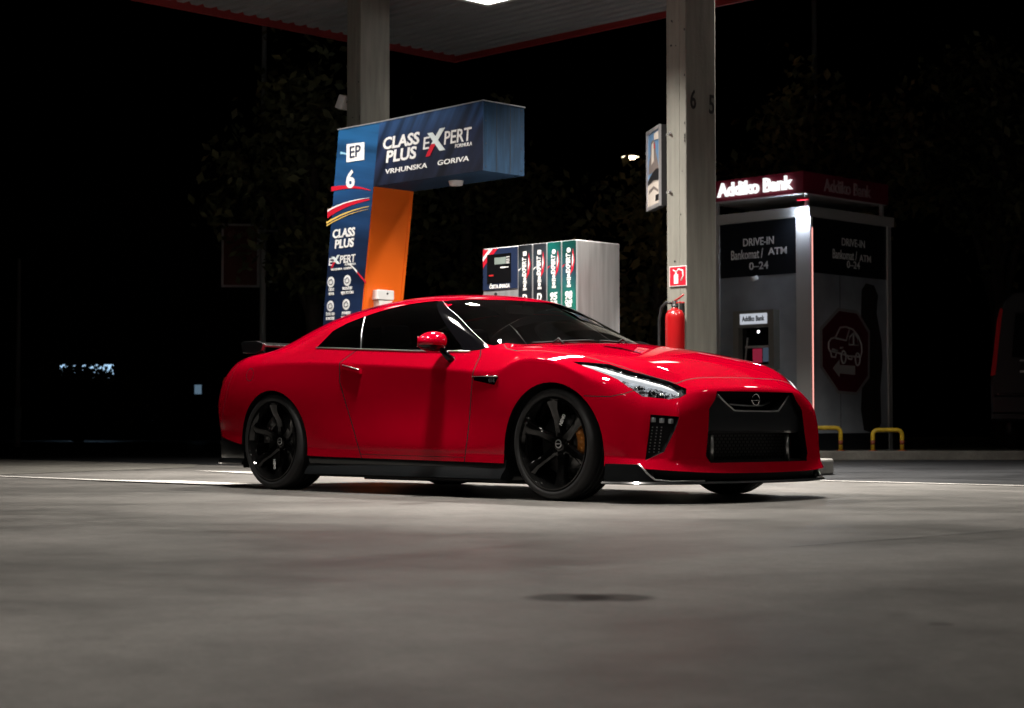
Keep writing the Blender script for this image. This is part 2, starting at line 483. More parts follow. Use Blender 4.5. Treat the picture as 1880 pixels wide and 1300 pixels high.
front_text(bm, 'FORMULA', -8.22, -8.03, 2.285, .035, .01, .1)
front_text(bm, 'VRHUNSKA  GORIVA', -8.47, -8.10, 2.242, .035, .01)
for s, x, z in (('ČISTE',-8.461,2.015),('MOTOR',-8.461,1.965),('PRODUŽUJU',-8.177,2.015),('VIJEK MOTORA',-8.177,1.965),('ŠTITE OD',-8.479,1.735),('KOROZIJE',-8.479,1.685),('SMANJUJU',-8.195,1.735),('POTROŠNJU',-8.195,1.685)):
    w = .019*len(s)
    front_text(bm, s, x-w/2, x+w/2, z, .045, .02)
link('lettering', bm, M['white'], t)
bm = new(); add_prism(bm, [(-8.197,3.45),(-7.885,3.446),(-7.879,3.645),(-8.197,3.657)], 'y', YF-.006, YF-.001); link('logo_plate', bm, M['white'], t)
for cx_, cz_ in ((-8.471,2.103),(-8.178,2.105),(-8.479,1.829),(-8.196,1.834)):
    bm = new(); add_disc(bm, (cx_, YF-.003, cz_), .062, 'y'); link('icon_disc', bm, M['white'], t)
# panel joints and rivets on the steel box
bm = new()
for yy in (4.40, 4.60): add_box(bm, (-5.9565,yy-.003,3.14), (-5.955,yy+.003,3.86))
for yy in (4.24, 4.77):
    for zz in (3.18, 3.42, 3.66, 3.83): add_disc(bm, (-5.955, yy, zz), .007, 'x', 8, .004)
link('seam_rivet', bm, M['black'], t)
bm = new()
front_text(bm, 'EP', -8.135, -7.945, 3.55, .19, .004, y=YF-.009)
for cx_, cz_ in ((-8.471,2.103),(-8.178,2.105),(-8.479,1.829),(-8.196,1.834)):   # little engine outlines in the discs
    add_tube(bm, [(cx_+p*.6, YF-.007, cz_+q*.6) for p, q in ((-.055,-.03),(-.055,.03),(-.02,.03),(-.01,.05),(.03,.05),(.04,.02),(.06,.015),(.06,-.03),(.02,-.045),(-.03,-.045))], .004, 5, True)
link('pictogram_print', bm, M['navy'], t)
def cross(bm, x0, x1, z0, z1, mi):   # the big X of EXPERT: a pale bar and a bar that turns red at its foot
    w = (x1-x0)*.24
    xm = x0+(x1-x0)*.43; zm = z0+(z1-z0)*.45
    add_prism(bm, [(x0+w*.4,z1-.03*(z1-z0)/.28),(x0+w*1.5,z1-.03*(z1-z0)/.28),(x1,z0+.04),(x1-w*1.1,z0+.04)], 'y', YF-.010, YF-.002, 0)
    add_prism(bm, [(x1-w*1.1,z1),(x1,z1),(xm+w*.4,zm),(xm-w*.6,zm)], 'y', YF-.008, YF-.003, 0)
    add_prism(bm, [(xm-w*.6,zm),(xm+w*.4,zm),(x0+w*.9,z0),(x0,z0)], 'y', YF-.008, YF-.003, 1)
bm = new(); cross(bm, -6.85, -6.54, 3.37, 3.65, 0); cross(bm, -8.475, -8.31, 2.262, 2.405, 0)
link('letter_mark', bm, [material('pale_print', (.70,.78,.80), .5), M['red']], t)
def swoosh(bm, pts, w, mi, y):
    n = len(pts)
    top = [(p[0], p[1]+w*(.15+.85*i/(n-1))) for i, p in enumerate(pts)]
    bot = [(p[0], p[1]-w*(.15+.85*i/(n-1))) for i, p in enumerate(pts)]
    add_prism(bm, top + bot[::-1], 'y', y, y+.002, mi)
def arc(x0, z0, xm, zm, x1, z1, n=9):
    return [((1-s)**2*x0+2*s*(1-s)*xm+s*s*x1, (1-s)**2*z0+2*s*(1-s)*zm+s*s*z1) for s in (i/(n-1) for i in range(n))]
bm = new()
swoosh(bm, arc(-7.775,3.09,-8.1,3.19,-8.47,3.17), .028, 0, YF-.004)
swoosh(bm, arc(-7.79,2.99,-8.25,2.99,-8.54,2.89), .050, 0, YF-.004)
swoosh(bm, arc(-7.79,3.01,-8.25,3.015,-8.535,2.925), .012, 1, YF-.007)
swoosh(bm, arc(-7.80,2.915,-8.2,2.90,-8.555,2.79), .013, 2, YF-.004)
swoosh(bm, arc(-7.80,2.885,-8.2,2.87,-8.555,2.755), .007, 2, YF-.006)
swoosh(bm, arc(-8.16,2.30,-8.0,2.19,-7.85,2.06), .016, 0, YF-.004)
swoosh(bm, arc(-8.22,2.335,-8.1,2.27,-8.0,2.19), .013, 1, YF-.007)
swoosh(bm, arc(-8.0,3.46,-8.2,3.56,-8.31,3.57), .016, 3, YF-.0045)
link('swoosh_print', bm, [M['red'], M['white'], M['yellow_print'], material('sky_print', (.25,.5,.68), .5)], t)
# paper towel box on the orange leg
t = thing('towel_dispenser', 'white paper towel box fixed on the orange inner face of the portal', 'towel box', (-7.86, 4.46, 1.93))
bm = new(); add_box(bm, (-.08,-.12,-.05), (.05,.12,.06), 0, .008); link('cover', bm, M['white'], t)
bm = new(); add_prism(bm, [(-.10,-.06),(-.08,-.16),(.09,-.16),(.10,-.06)], 'x', -.06, .04); link('paper', bm, material('paper', (.78,.76,.72), .9, bump=.6, bscale=30), t)
bm = new(); add_disc(bm, (.052, .02, .02), .012, 'x', 10); link('keyhole', bm, M['black'], t)
# ---------------------------------------------------------------- fuel dispenser
t = thing('fuel_dispenser', 'steel fuel pump with black and green grade panels 95 and 98 behind the red car', 'fuel pump', (0,0,0))
bm = new(); add_box(bm, (-5.955,YF,.15), (-4.602,4.83,2.306), 0, .012); link('cabinet', bm, M['steel'], t)
bm = new(); add_box(bm, (-5.946,YF-.008,1.868), (-5.44,YF,2.294)); dp = link('display_panel', bm, M['navy'], t)
bm = new(); add_box(bm, (-5.88,YF-.014,1.935), (-5.53,YF-.008,2.235)); scn = link('screen', bm, M['black_gloss'], dp)
bm = new(); add_box(bm, (-5.766,YF-.017,2.128), (-5.60,YF-.014,2.198)); link('readout', bm, material('lcd', (.22,.27,.25), .3), dp)
bm = new(); add_box(bm, (-5.848,YF-.017,2.010), (-5.785,YF-.014,2.024)); link('indicator', bm, glow('red_led', (1,.05,.05), .9), dp)
bm = new()
front_text(bm, 'ČISTA SNAGA', -5.845, -5.545, 1.897, .055, .035, .1, y=YF-.012)
for z in (2.192, 2.168, 2.148, 2.130): add_box(bm, (-5.593,YF-.016,z), (-5.548,YF-.014,z+.008))
add_box(bm, (-5.68,YF-.016,2.085), (-5.60,YF-.014,2.10)); add_box(bm, (-5.595,YF-.016,2.088), (-5.56,YF-.014,2.096))
link('lettering', bm, M['white'], dp)
bm = new()
add_prism(bm, [(-5.945,2.293),(-5.945,2.22),(-5.86,2.293)], 'y', YF-.011, YF-.008, 0); add_prism(bm, [(-5.945,2.215),(-5.945,2.17),(-5.80,2.293),(-5.855,2.293)], 'y', YF-.011, YF-.008, 1)
add_prism(bm, [(-5.945,2.165),(-5.945,2.10),(-5.885,2.16),(-5.72,2.293),(-5.79,2.293)], 'y', YF-.011, YF-.008, 0)
link('swoosh_print', bm, [M['red'], M['white']], dp)
green = streak_print('green_grade_print', [(0,(.0,.10,.075)),(.5,(.005,.075,.06)),(.72,(.012,.035,.055)),(1,(.0,.06,.05))], .6, 3, .6)
blackp = streak_print('black_grade_print', [(0,(.008,.009,.012)),(.6,(.012,.014,.02)),(.75,(.03,.045,.06)),(1,(.01,.012,.016))], .6, 3, .6)
for k, (x0, x1) in enumerate(((-5.422,-5.236),(-5.208,-5.034),(-5.007,-4.828),(-4.802,-4.620))):
    bm = new(); add_box(bm, (x0,YF-.008,1.20), (x1,YF,2.300)); gp = link('grade_panel', bm, [green if k > 1 else blackp], t)
    gp['label'] = ['left black diesel panel', 'right black diesel panel', 'green panel reading 95 CLASS PLUS', 'green panel reading 98 CLASS PLUS SUPER'][k]
    xc = (x0+x1)/2; w = x1-x0
    bm = new()
    if k > 1: add_disc(bm, (xc, YF-.010, 2.205), .025, 'y')
    else: add_box(bm, (xc-.024,YF-.011,2.19), (xc+.024,YF-.008,2.235))
    for z in (1.955, 1.885): add_disc(bm, (xc, YF-.010, z), .019, 'y', 16)
    for z in (1.925, 1.908, 1.852, 1.838): add_box(bm, (xc-.028,YF-.010,z), (xc+.028,YF-.008,z+.010))
    add_text(bm, 'EXPERT', .075, plane_M((xc-.004, YF-.011, 2.075), (0,0,1), (-1,0,0)), bold=.03, shear=.15, width=.20)
    if k > 1:
        front_text(bm, ('95','98')[k-2], xc-.05, xc+.05, 1.752, .105, .035, .12, y=YF-.011)
        front_text(bm, 'CLASS', xc-.05, xc+.05, 1.69, .05, .035, .12, y=YF-.011); front_text(bm, 'PLUS', xc-.04, xc+.04, 1.652, .05, .035, .12, y=YF-.011)
        if k == 3: front_text(bm, 'SUPER', xc-.05, xc+.05, 1.60, .042, .035, .12, y=YF-.011)
    else:
        front_text(bm, 'D', xc-.034, xc+.034, 1.752, .11, .035, .12, y=YF-.011)
        front_text(bm, ('CLASS','PLUS')[k], xc-.04, xc+.04, 1.69, .04, .035, .12, y=YF-.011)
    link('lettering', bm, M['white'], gp)
    bm = new()
    fl = [(x1-.035,2.215),(x1-.012,2.10),(x1-.03,2.01),(x1-.075,1.95),(x1-.055,2.02),(x1-.05,2.10)]
    add_prism(bm, fl, 'y', YF-.010, YF-.008, 0)
    add_prism(bm, [(x1-.036,2.17),(x1-.026,2.10),(x1-.042,2.04),(x1-.045,2.10)], 'y', YF-.012, YF-.010, 1)
    add_prism(bm, [(x0+.002,2.035),(x0+.05,2.075),(x0+.002,2.055)], 'y', YF-.010, YF-.008, 1 if k < 2 else 0)
    link('swoosh_print', bm, [M['red'], M['white']], gp)
# nozzle boots and hoses low on the pump (seen only through the car's glass)
bm = new()
for x in (-5.33,-5.12,-4.92,-4.71):
    add_box(bm, (x-.05,YF-.10,.80), (x+.05,YF-.001,1.12), 0, .02)
    add_tube(bm, [(x,YF-.10,.9),(x,YF-.22,.8),(x,YF-.20,.4),(x+.05,YF-.06,.25),(x+.08,YF-.03,.5)], .017, 8)
link('nozzle_rack', bm, M['black'], t)
bm = new(); add_disc(bm, (-5.76, YF-.004, 1.822), .018, 'y', 14, .01); link('lock', bm, M['black'], t)

# ---------------------------------------------------------------- sign, extinguisher and poster on the right pillar
t = thing('extinguisher_sign', 'small red square sign with white extinguisher and hose symbol on the pillar', 'sign', (0,0,0))
bm = new(); add_box(bm, (-3.992,4.884,1.838), (-3.772,4.892,2.038)); link('plate', bm, M['white'], t)
bm = new(); add_box(bm, (-3.984,4.881,1.846), (-3.780,4.8845,2.030)); link('red_field', bm, M['red'], t)
bm = new()
add_box(bm, (-3.93,4.878,1.862), (-3.875,4.882,1.955), 0, .001); add_box(bm, (-3.915,4.878,1.958), (-3.89,4.882,1.975))
add_tube(bm, [(-3.90,4.881,1.98),(-3.87,4.881,2.005),(-3.82,4.881,1.99),(-3.81,4.881,1.94),(-3.84,4.881,1.89)], .009, 6)
add_tube(bm, [(-3.90,4.881,1.98),(-3.94,4.881,2.0)], .008, 6)
link('symbol', bm, M['white'], t)

t = thing('fire_extinguisher', 'big red fire extinguisher hanging on the front of the numbered pillar', 'extinguisher', (-3.83, 4.775, .95))
bm = new(); add_lathe(bm, [(.0,0),(.085,0),(.096,.02),(.096,.56),(.092,.60),(.07,.64),(.035,.655),(.03,.68)], 'z', (0,0,0), 28); link('cylinder', bm, M['ext_red'], t)
bm = new(); add_lathe(bm, [(.036,.67),(.036,.70),(.025,.70),(.025,.735),(0,.735)], 'z', (0,0,0), 16); link('valve', bm, M['black'], t)
bm = new()
add_tube(bm, [(-.05,0,.71),(.0,0,.735),(.06,-.01,.755),(.12,-.01,.79)], .009, 7); add_tube(bm, [(-.04,0,.72),(.0,0,.71),(.07,-.01,.715),(.13,-.01,.71)], .008, 7)
link('handle', bm, M['ext_red'], t)
bm = new(); add_tube(bm, [(-.03,0,.71),(-.10,-.01,.725),(-.165,-.01,.68),(-.195,-.01,.55),(-.195,-.01,.30),(-.17,-.01,.12)], .014, 8); link('hose', bm, M['black'], t)
bm = new(); add_box(bm, (-.02,.09,.35), (.02,.124,.72)); add_box(bm, (-.03,.075,.40), (.03,.10,.44)); link('bracket', bm, M['black'], t)

pa = Vector((-4.106, 4.9, 0)); pd = Vector((-.826, .563, 0)); pn = Vector((-.563, -.826, 0))
t = thing('poster_frame', 'framed poster in silver box frame bracketed to the left of the pillar', 'poster', (pa.x, pa.y, 2.66))
t.rotation_euler = (0, 0, atan2(-pd.y, -pd.x))    # local -x runs away along the frame, -y is its face
W_, H_ = .53, .82
bm = new()
for lo, hi in (((-W_,-.02,0),(0,.0,.035)), ((-W_,-.02,H_-.035),(0,.0,H_)), ((-W_,-.02,.0355),(-W_+.035,.0,H_-.0355)), ((-.035,-.02,.0355),(0,.0,H_-.0355))): add_box(bm, lo, hi)
link('frame', bm, M['steel'], t)
bm = new(); add_box(bm, (-W_+.003,.001,.003), (-.003,.07,H_-.003)); link('back_box', bm, M['black'], t)
bm = new()
def pp(pts, mi, k): add_prism(bm, [(-W_+.036+x*(W_-.072), .036+z*(H_-.072)) for x, z in pts], 'y', -.006-.0015*k, -.004-.0015*k, mi)
pp([(0,0),(1,0),(1,1),(0,1)], 0, 0)
pp([(.03,.45),(.10,.62),(.24,.70),(.26,.87),(.45,.9),(.62,.84),(.66,.72),(.80,.60),(.95,.45)], 1, 1)
pp([(.30,.56),(.34,.84),(.48,.86),(.50,.60)], 2, 2); pp([(.52,.84),(.60,.82),(.60,.76),(.52,.77)], 3, 2)
pp([(0,.36),(.4,.44),(.7,.48),(1,.46),(1,.30),(0,.30)], 4, 3); pp([(0,0),(1,0),(1,.30),(.5,.335),(0,.29)], 2, 3)
pp([(.1,.22),(.5,.26),(.9,.18),(.9,.15),(.5,.22),(.1,.17)], 1, 4); pp([(.66,.04),(.92,.04),(.92,.12),(.66,.12)], 4, 4)
pp([(.55,.88),(.96,.86),(.96,.97),(.55,.97)], 2, 4)
link('poster_print', bm, [material('sky_paper', (.12,.24,.42), .4), material('rock_paper', (.18,.15,.14), .5), material('cream_paper', (.62,.56,.50), .5), M['red'], M['black']], t)
bm = new(); add_box(bm, (-.02,.05,.12), (.14,.062,.14)); add_box(bm, (-.02,.05,.70), (.14,.062,.72)); link('bracket', bm, M['steel'], t)

# ---------------------------------------------------------------- bank kiosk behind the lane
KX, KY = -7.27, 11.72
M['wall_grey'] = material('kiosk_wall', (.31,.345,.39), .5, noise=.4, nscale=1.2)
M['kiosk_black'] = material('kiosk_black', (.010,.012,.016), .35)
M['kiosk_red'] = material('kiosk_red', (.22,.012,.035), .45)
M['alu'] = material('aluminium', (.55,.55,.55), .5, metal=.2)
M['dim_white'] = material('kiosk_print', (.82,.82,.82), .5)
t = thing('bank_kiosk', 'grey drive-in cash machine kiosk with red roof sign reading Addiko Bank', 'kiosk', (0,0,0))
bm = new(); add_box(bm, (-9.0,KY,.12), (KX,13.70,2.60)); link('wall', bm, M['wall_grey'], t)
bm = new(); add_box(bm, (-9.004,KY-.004,2.6), (KX+.004,13.704,3.375)); hb = link('header_band', bm, M['kiosk_black'], t)
bm = new()
def kf(s, x0, x1, z, size, bold=.008): add_text(bm, s, size, plane_M(((x0+x1)/2, KY-.007, z), (1,0,0), (0,0,1)), bold=bold, width=x1-x0)
def kr(s, y0, y1, z, size, bold=.008): add_text(bm, s, size, plane_M((KX+.007, (y0+y1)/2, z), (0,1,0), (0,0,1)), bold=bold, width=y1-y0)
kf('DRIVE-IN', -8.414,-7.869,3.086,.155,.012); kf('Bankomat /', -8.633,-8.06,2.913,.19,.01); kf('ATM', -7.97,-7.643,2.928,.14,.016); kf('0–24', -8.308,-7.968,2.74,.15,.012)
kr('DRIVE-IN', 12.50,13.07,3.075,.155,.012); kr('Bankomat /', 12.277,12.87,2.89,.19,.01); kr('ATM', 12.93,13.22,2.87,.14,.012); kr('0–24', 12.62,12.94,2.76,.15,.012)
link('lettering', bm, M['dim_white'], hb)
# roof tray, posts and the sign band
bm = new(); add_box(bm, (-9.05,KY-.05,3.38), (KX+.05,13.76,3.52)); link('roof_tray', bm, M['alu'], t)
for x, y in ((KX-.06,KY+.05),(KX-.06,13.6),(-8.93,KY+.05),(-8.93,13.6)):
    bm = new(); add_box(bm, (x-.025,y-.025,3.52), (x+.025,y+.025,3.74)); link('sign_post', bm, M['alu'], t)
bm = new(); add_box(bm, (-9.08,11.63,3.712), (-7.29,13.72,4.01)); sb = link('sign_band', bm, M['kiosk_red'], t)
bm = new(); add_box(bm, (-9.06,11.65,3.700), (-7.31,13.70,3.7115)); link('sign_underside', bm, M['white'], sb)
bm = new(); add_text(bm, 'Addiko Bank', .27, plane_M((-8.12, 11.60, 3.855), (1,0,0), (0,0,1)), bold=.026, width=1.33, extrude=.018)
link('lit_lettering', bm, glow('sign_light', (1,1,1), 1.15), sb)
bm = new(); add_text(bm, 'Addiko Bank', .25, plane_M((-7.284, 12.69, 3.85), (0,1,0), (0,0,1)), bold=.02, width=1.16, extrude=.006)
link('unlit_lettering', bm, material('dull_letters', (.45,.32,.34), .5), sb)
# corner column with a lamp and the red light strip
bm = new(); add_box(bm, (KX-.20,KY-.03,.12), (KX+.012,KY-.0045,3.378), 0, .004); add_box(bm, (KX+.0045,KY-.03,.12), (KX+.05,KY+.03,3.378)); link('corner_column', bm, M['alu'], t)
bm = new(); add_box(bm, (KX-.12,KY-.13,3.366), (KX-.01,KY-.05,3.378)); link('corner_lamp', bm, glow('cold_lamp', (.75,.85,1), 200), t)
bm = new(); add_box(bm, (KX+.0505,KY+.003,.58), (KX+.058,KY+.015,3.22)); link('light_strip', bm, glow('red_strip', (1,.40,.34), 1.7), t)
bm = new(); add_box(bm, (-9.02,KY-.03,.12), (-8.84,KY-.0045,3.378)); link('side_trim', bm, M['alu'], t)
bm = new(); add_box(bm, (KX+.0045,13.62,.12), (KX+.03,13.71,3.378)); link('side_trim', bm, M['alu'], t)
bm = new()
add_tube(bm, [(-8.17,KY-.002,2.58),(-8.17,KY-.05,2.57)], .018, 8); add_tube(bm, [(-8.19,KY-.10,2.545),(-8.15,KY-.02,2.575)], .035, 10)
link('security_camera', bm, M['white'], t)
bm = new(); add_box(bm, (KX-.12,KY-.12,3.60), (KX+.06,KY-.06,3.63)); link('antenna', bm, M['red'], t)
# the cash machine
bm = new()
for lo, hi in (((-8.50,KY-.14,1.26),(-8.41,KY-.0005,2.10)), ((-7.87,KY-.14,1.26),(-7.78,KY-.0005,2.10)), ((-8.409,KY-.14,1.86),(-7.871,KY-.0005,2.10)), ((-8.409,KY-.14,1.26),(-7.871,KY-.0005,1.33))): add_box(bm, lo, hi)
cm = link('cash_machine', bm, material('machine_grey', (.23,.225,.205), .5), t)
bm = new(); add_box(bm, (-8.408,KY-.04,1.331), (-7.872,KY-.0005,1.859)); link('recess', bm, M['black_gloss'], cm)
bm = new(); add_box(bm, (-8.37,KY-.15,1.905), (-7.89,KY-.1405,2.055), 0, .004); link('name_plate', bm, glow('plate_light', (.85,.9,1), .55), cm)
bm = new(); add_text(bm, 'Addiko Bank', .10, plane_M((-8.13, KY-.153, 1.98), (1,0,0), (0,0,1)), bold=.03, width=.40); link('plate_lettering', bm, M['black'], cm)
bm = new(); add_box(bm, (-8.22,KY-.05,1.36), (-8.06,KY-.041,1.56)); link('screen', bm, glow('red_screen', (.6,.04,.10), .35), cm)
bm = new(); add_box(bm, (-8.04,KY-.05,1.37), (-7.91,KY-.041,1.57)); link('keypad', bm, glow('blue_screen', (.25,.35,.5), .16), cm)
bm = new(); add_disc(bm, (-8.12, KY-.045, 1.80), .022, 'y', 12); link('machine_lamp', bm, glow('pin_lamp', (1,1,1), 3), cm)
bm = new(); add_box(bm, (-8.34,KY-.07,1.57), (-7.93,KY-.042,1.60)); add_tube(bm, [(-8.36,KY-.05,1.36),(-8.30,KY-.06,1.72)], .012, 6); link('card_slot', bm, M['alu'], cm)
# printed octagon with car and arrow on the side wall
ox = KX + .004
octa = [(12.424,2.090),(12.852,2.070),(13.134,1.807),(13.115,1.184),(12.823,0.945),(12.400,0.962),(12.020,1.292),(12.020,1.812)]
oc = (sum(p[0] for p in octa)/8, sum(p[1] for p in octa)/8)
bm = new()
add_prism(bm, [(oc[0]+(p[0]-oc[0])*1.10, oc[1]+(p[1]-oc[1])*1.08) for p in octa], 'x', ox-.004, ox, 0)
add_prism(bm, octa, 'x', ox, ox+.003, 1)
r_ = .014
def line(pts, closed=False): add_tube(bm, [(ox+.004, 12.158+(p[0])*.82, 1.43+p[1]*.45) for p in pts], r_, 6, closed, True, 2)
line([(0,.28),(.03,.20),(.38,.12),(.60,.06),(.95,.05),(.99,.22),(.98,.45),(.88,.72),(.72,.92),(.52,.98),(.34,.94),(.20,.62),(.08,.58),(0,.45)], True)
line([(.20,.60),(.52,.55),(.62,.90)]); line([(.60,.42),(.62,.66),(.74,.80),(.86,.66),(.88,.42)], True); line([(.74,.42),(.74,.80)])
line([(.10,.25),(.26,.22)]); line([(.34,.30),(.42,.32)])
for c, q in ((.44,.02),(.86,-.03)): line([(c+.07*cos(2*pi*k/12), q+.20*sin(2*pi*k/12)) for k in range(12)], True)
line([(.06,.18),(.08,.02),(.20,0),(.22,.13)]); line([(.56,.06),(.58,-.02),(.68,-.04),(.70,.06)])
add_prism(bm, [(12.257,1.275),(12.42,1.40),(12.42,1.325),(12.80,1.32),(12.80,1.19),(12.42,1.205),(12.42,1.15)], 'x', ox+.003, ox+.006, 2)
link('stop_print', bm, [material('grey_print', (.26,.26,.26), .6), material('maroon_print', (.10,.008,.018), .5), material('line_print', (.42,.42,.42), .6)], t)
# plain dark shape behind the octagon and panel joints
bm = new(); add_prism(bm, [(12.99,2.42),(13.10,2.52),(13.30,2.50),(13.40,2.36),(13.36,2.1),(13.48,1.7),(13.50,1.4),(13.44,1.0),(13.46,.5),(13.30,.35),(13.02,.40),(12.95,.7),(13.0,1.2),(12.96,1.9)], 'x', KX+.0005, KX+.0025)
link('dark_print', bm, material('dark_print', (.02,.017,.016), .6), t)
bm = new(); add_box(bm, (KX,12.45,.12), (KX+.002,12.458,2.6)); add_box(bm, (KX-.01,KY-.0,.12), (KX+.02,13.69,.36)); link('plinth', bm, M['kiosk_black'], t)

# ---------------------------------------------------------------- yellow hoops on the kerb
M['hoop_yellow'] = material('hoop_paint', (.55,.36,.02), .5, noise=.35, nscale=14)
M['hoop_band'] = material('hoop_rust', (.22,.05,.02), .6)
def hoop(ax, ay, bx, by, h, label):
    a = Vector((ax,ay,.115)); b = Vector((bx,by,.115)); d = (b-a).normalized(); r = .07; up = Vector((0,0,1))
    pts = [a]
    for k in range(6): th = pi/2*k/5; pts.append(a + d*(r-r*cos(th)) + up*(h-r+r*sin(th)))
    for k in range(6): th = pi/2*k/5; pts.append(b - d*(r-r*sin(th)) + up*(h-r+r*cos(th)))
    pts.append(b)
    t = thing('hoop_barrier', label, 'barrier', a, 0, 'yellow hoop barriers by the kiosk')
    bm = new(); add_tube(bm, [p-a for p in pts], .03, 12); link('hoop', bm, M['hoop_yellow'], t)
    for p in (a, b):
        bm = new(); add_tube(bm, [p-a+up*.09, p-a+up*.15], .0315, 12); link('band', bm, M['hoop_band'], t)
        bm = new(); add_tube(bm, [p-a+up*.003, p-a+up*.015], .06, 12); link('foot', bm, M['hoop_band'], t)
p1 = [view_pt(4.05, 24.6), view_pt(4.49, 24.6), view_pt(4.93, 24.6), view_pt(5.33, 24.6)]
hoop(*p1[0], *p1[1], .32, 'yellow hoop barrier with chipped paint beside the red car nose')
hoop(*p1[2], *p1[3], .29, 'dimmer yellow hoop barrier, right of the other, in front of the kiosk')

# ---------------------------------------------------------------- dark van at the right edge
vp = view_pt(7.08, 26.6)
t = thing('van', 'black van seen from behind with tall red tail lights at right edge', 'van', (vp[0], vp[1], .12), radians(45.41-16))
vb = material('van_black', (.011,.012,.014), .22, coat=.9)
bm = new()   # local x to the right, y away; left rear corner at the origin
prof = [(0,.42),(0,1.0),(.03,1.35),(.10,1.85),(.20,2.20),(.34,2.33),(1.60,2.33),(1.74,2.20),(1.84,1.85),(1.91,1.35),(1.94,1.0),(1.94,.42)]
add_prism(bm, prof, 'y', .06, 4.9, 0, .03); link('body', bm, vb, t)
bm = new(); add_prism(bm, [(.30,1.35),(.36,2.02),(1.58,2.02),(1.64,1.35)], 'y', .045, .0595, 0, .004); link('rear_window', bm, M['black_gloss'], t)
for s in (0, 1):
    q = [(.0,1.08),(.07,1.10),(.14,1.72),(.185,2.06),(.155,2.10),(.10,1.90),(.05,1.45)]
    if s: q = [(1.94-a, b) for a, b in reversed(q)]
    bm = new(); add_prism(bm, q, 'y', .03, .062, 0, .004)
    link('tail_light', bm, material('tail_red', (.45,.01,.015), .15, coat=.5, emit=(1,.02,.03), estr=.012), t)
bm = new(); add_box(bm, (.02,-.02,.52), (1.92,.059,.80), 0, .03); bp_ = link('bumper', bm, vb, t)
bm = new(); add_box(bm, (.10,-.026,.80), (1.84,.04,.83), 0, .005); link('chrome_strip', bm, material('chrome', (.75,.75,.75), .08, metal=1), bp_)
bm = new(); add_box(bm, (.42,.03,1.13), (1.50,.0595,1.16)); add_box(bm, (.42,.03,1.30), (1.50,.044,1.315)); link('trim_strip', bm, M['alu'], t)
for x in (.18, 1.58):
    for y in (.9, 3.9):
        bm = new(); add_lathe(bm, [(0,0),(.30,0),(.34,.04),(.34,.2),(0,.2)], 'x', (x, y, .34), 24); link('wheel', bm, M['black'], t)

# ---------------------------------------------------------------- poles, street lamp, hanging sign
M['pole'] = material('pole_paint', (.40,.43,.43), .5)
def pole(side, depth, h, r, name, label, cat):
    x, y = view_pt(side, depth)
    t = thing(name, label, cat, (x, y, 0))
    bm = new(); add_tube(bm, [(0,0,0),(0,0,h*.5),(0,0,h)], [r, r*.85, r*.6], 10); link('shaft', bm, M['pole'], t)
    bm = new(); add_tube(bm, [(0,0,0),(0,0,.9)], r*1.35, 10); link('foot', bm, M['pole'], t)
    return t
pole(-11.0, 40, 4.2, .06, 'post', 'thin pale post standing alone at far left', 'post')
ps = pole(-4.17, 30, 8.3, .06, 'sign_pole', 'tall dark pole carrying the red banner sign, left of the portal', 'pole')
pole(5.93, 35, 9.5, .08, 'mast', 'tall dark mast rising behind the bank kiosk', 'mast')
x, y = view_pt(-5.05, 31.5)
t = thing('banner_sign', 'dim dark red banner sign in thin frame beside the tall pole', 'banner', (x, y, 0), radians(45.41+4))
bm = new(); add_box(bm, (-.02,0,2.94), (.56,.03,3.98)); link('panel', bm, material('banner_red', (.16,.035,.02), .6, noise=.3, nscale=3), t)
bm = new()
for lo, hi in (((-.06,-.01,2.90),(-.021,.04,4.02)), ((.561,-.01,2.90),(.61,.04,4.02)), ((-.02,-.01,2.90),(.56,.04,2.939)), ((-.02,-.01,3.981),(.56,.04,4.02))): add_box(bm, lo, hi)
add_tube(bm, [(.58,.02,3.9),(.92,.02,3.9)], .02, 8); add_tube(bm, [(.58,.02,3.0),(.92,.02,3.0)], .02, 8)
link('frame', bm, M['alu'], t)
bm = new()
add_text(bm, 'eluned', .19, plane_M((.27,-.004,3.85), (1,0,0), (0,0,1)), bold=.02, width=.44)
for dx in (0, .07): add_tube(bm, [(.46+dx,-.002,3.62),(.40+dx,-.002,3.52),(.46+dx,-.002,3.40)], .012, 6)
link('lettering', bm, material('faded_print', (.30,.14,.10), .6), t)
x, y = view_pt(3.965, 60)
t = thing('street_lamp', 'distant street lamp with small bright head left of the poster', 'street lamp', (x, y, 0))
bm = new(); add_tube(bm, [(1.6,1.6,0),(1.6,1.6,8.6),(1.3,1.3,9.4),(.3,.3,9.62)], [.10,.07,.05,.04], 8); link('shaft', bm, M['pole'], t)
bm = new(); add_lathe(bm, [(0,9.62),(.17,9.60),(.30,9.52),(.30,9.50)], 'z', (0,0,0), 16); link('hood', bm, M['pole'], t)
bm = new(); add_lathe(bm, [(.18,9.50),(.15,9.44),(.0,9.42)], 'z', (0,0,0), 16); link('lamp_glass', bm, glow('street_light', (1,.78,.5), 40), t)

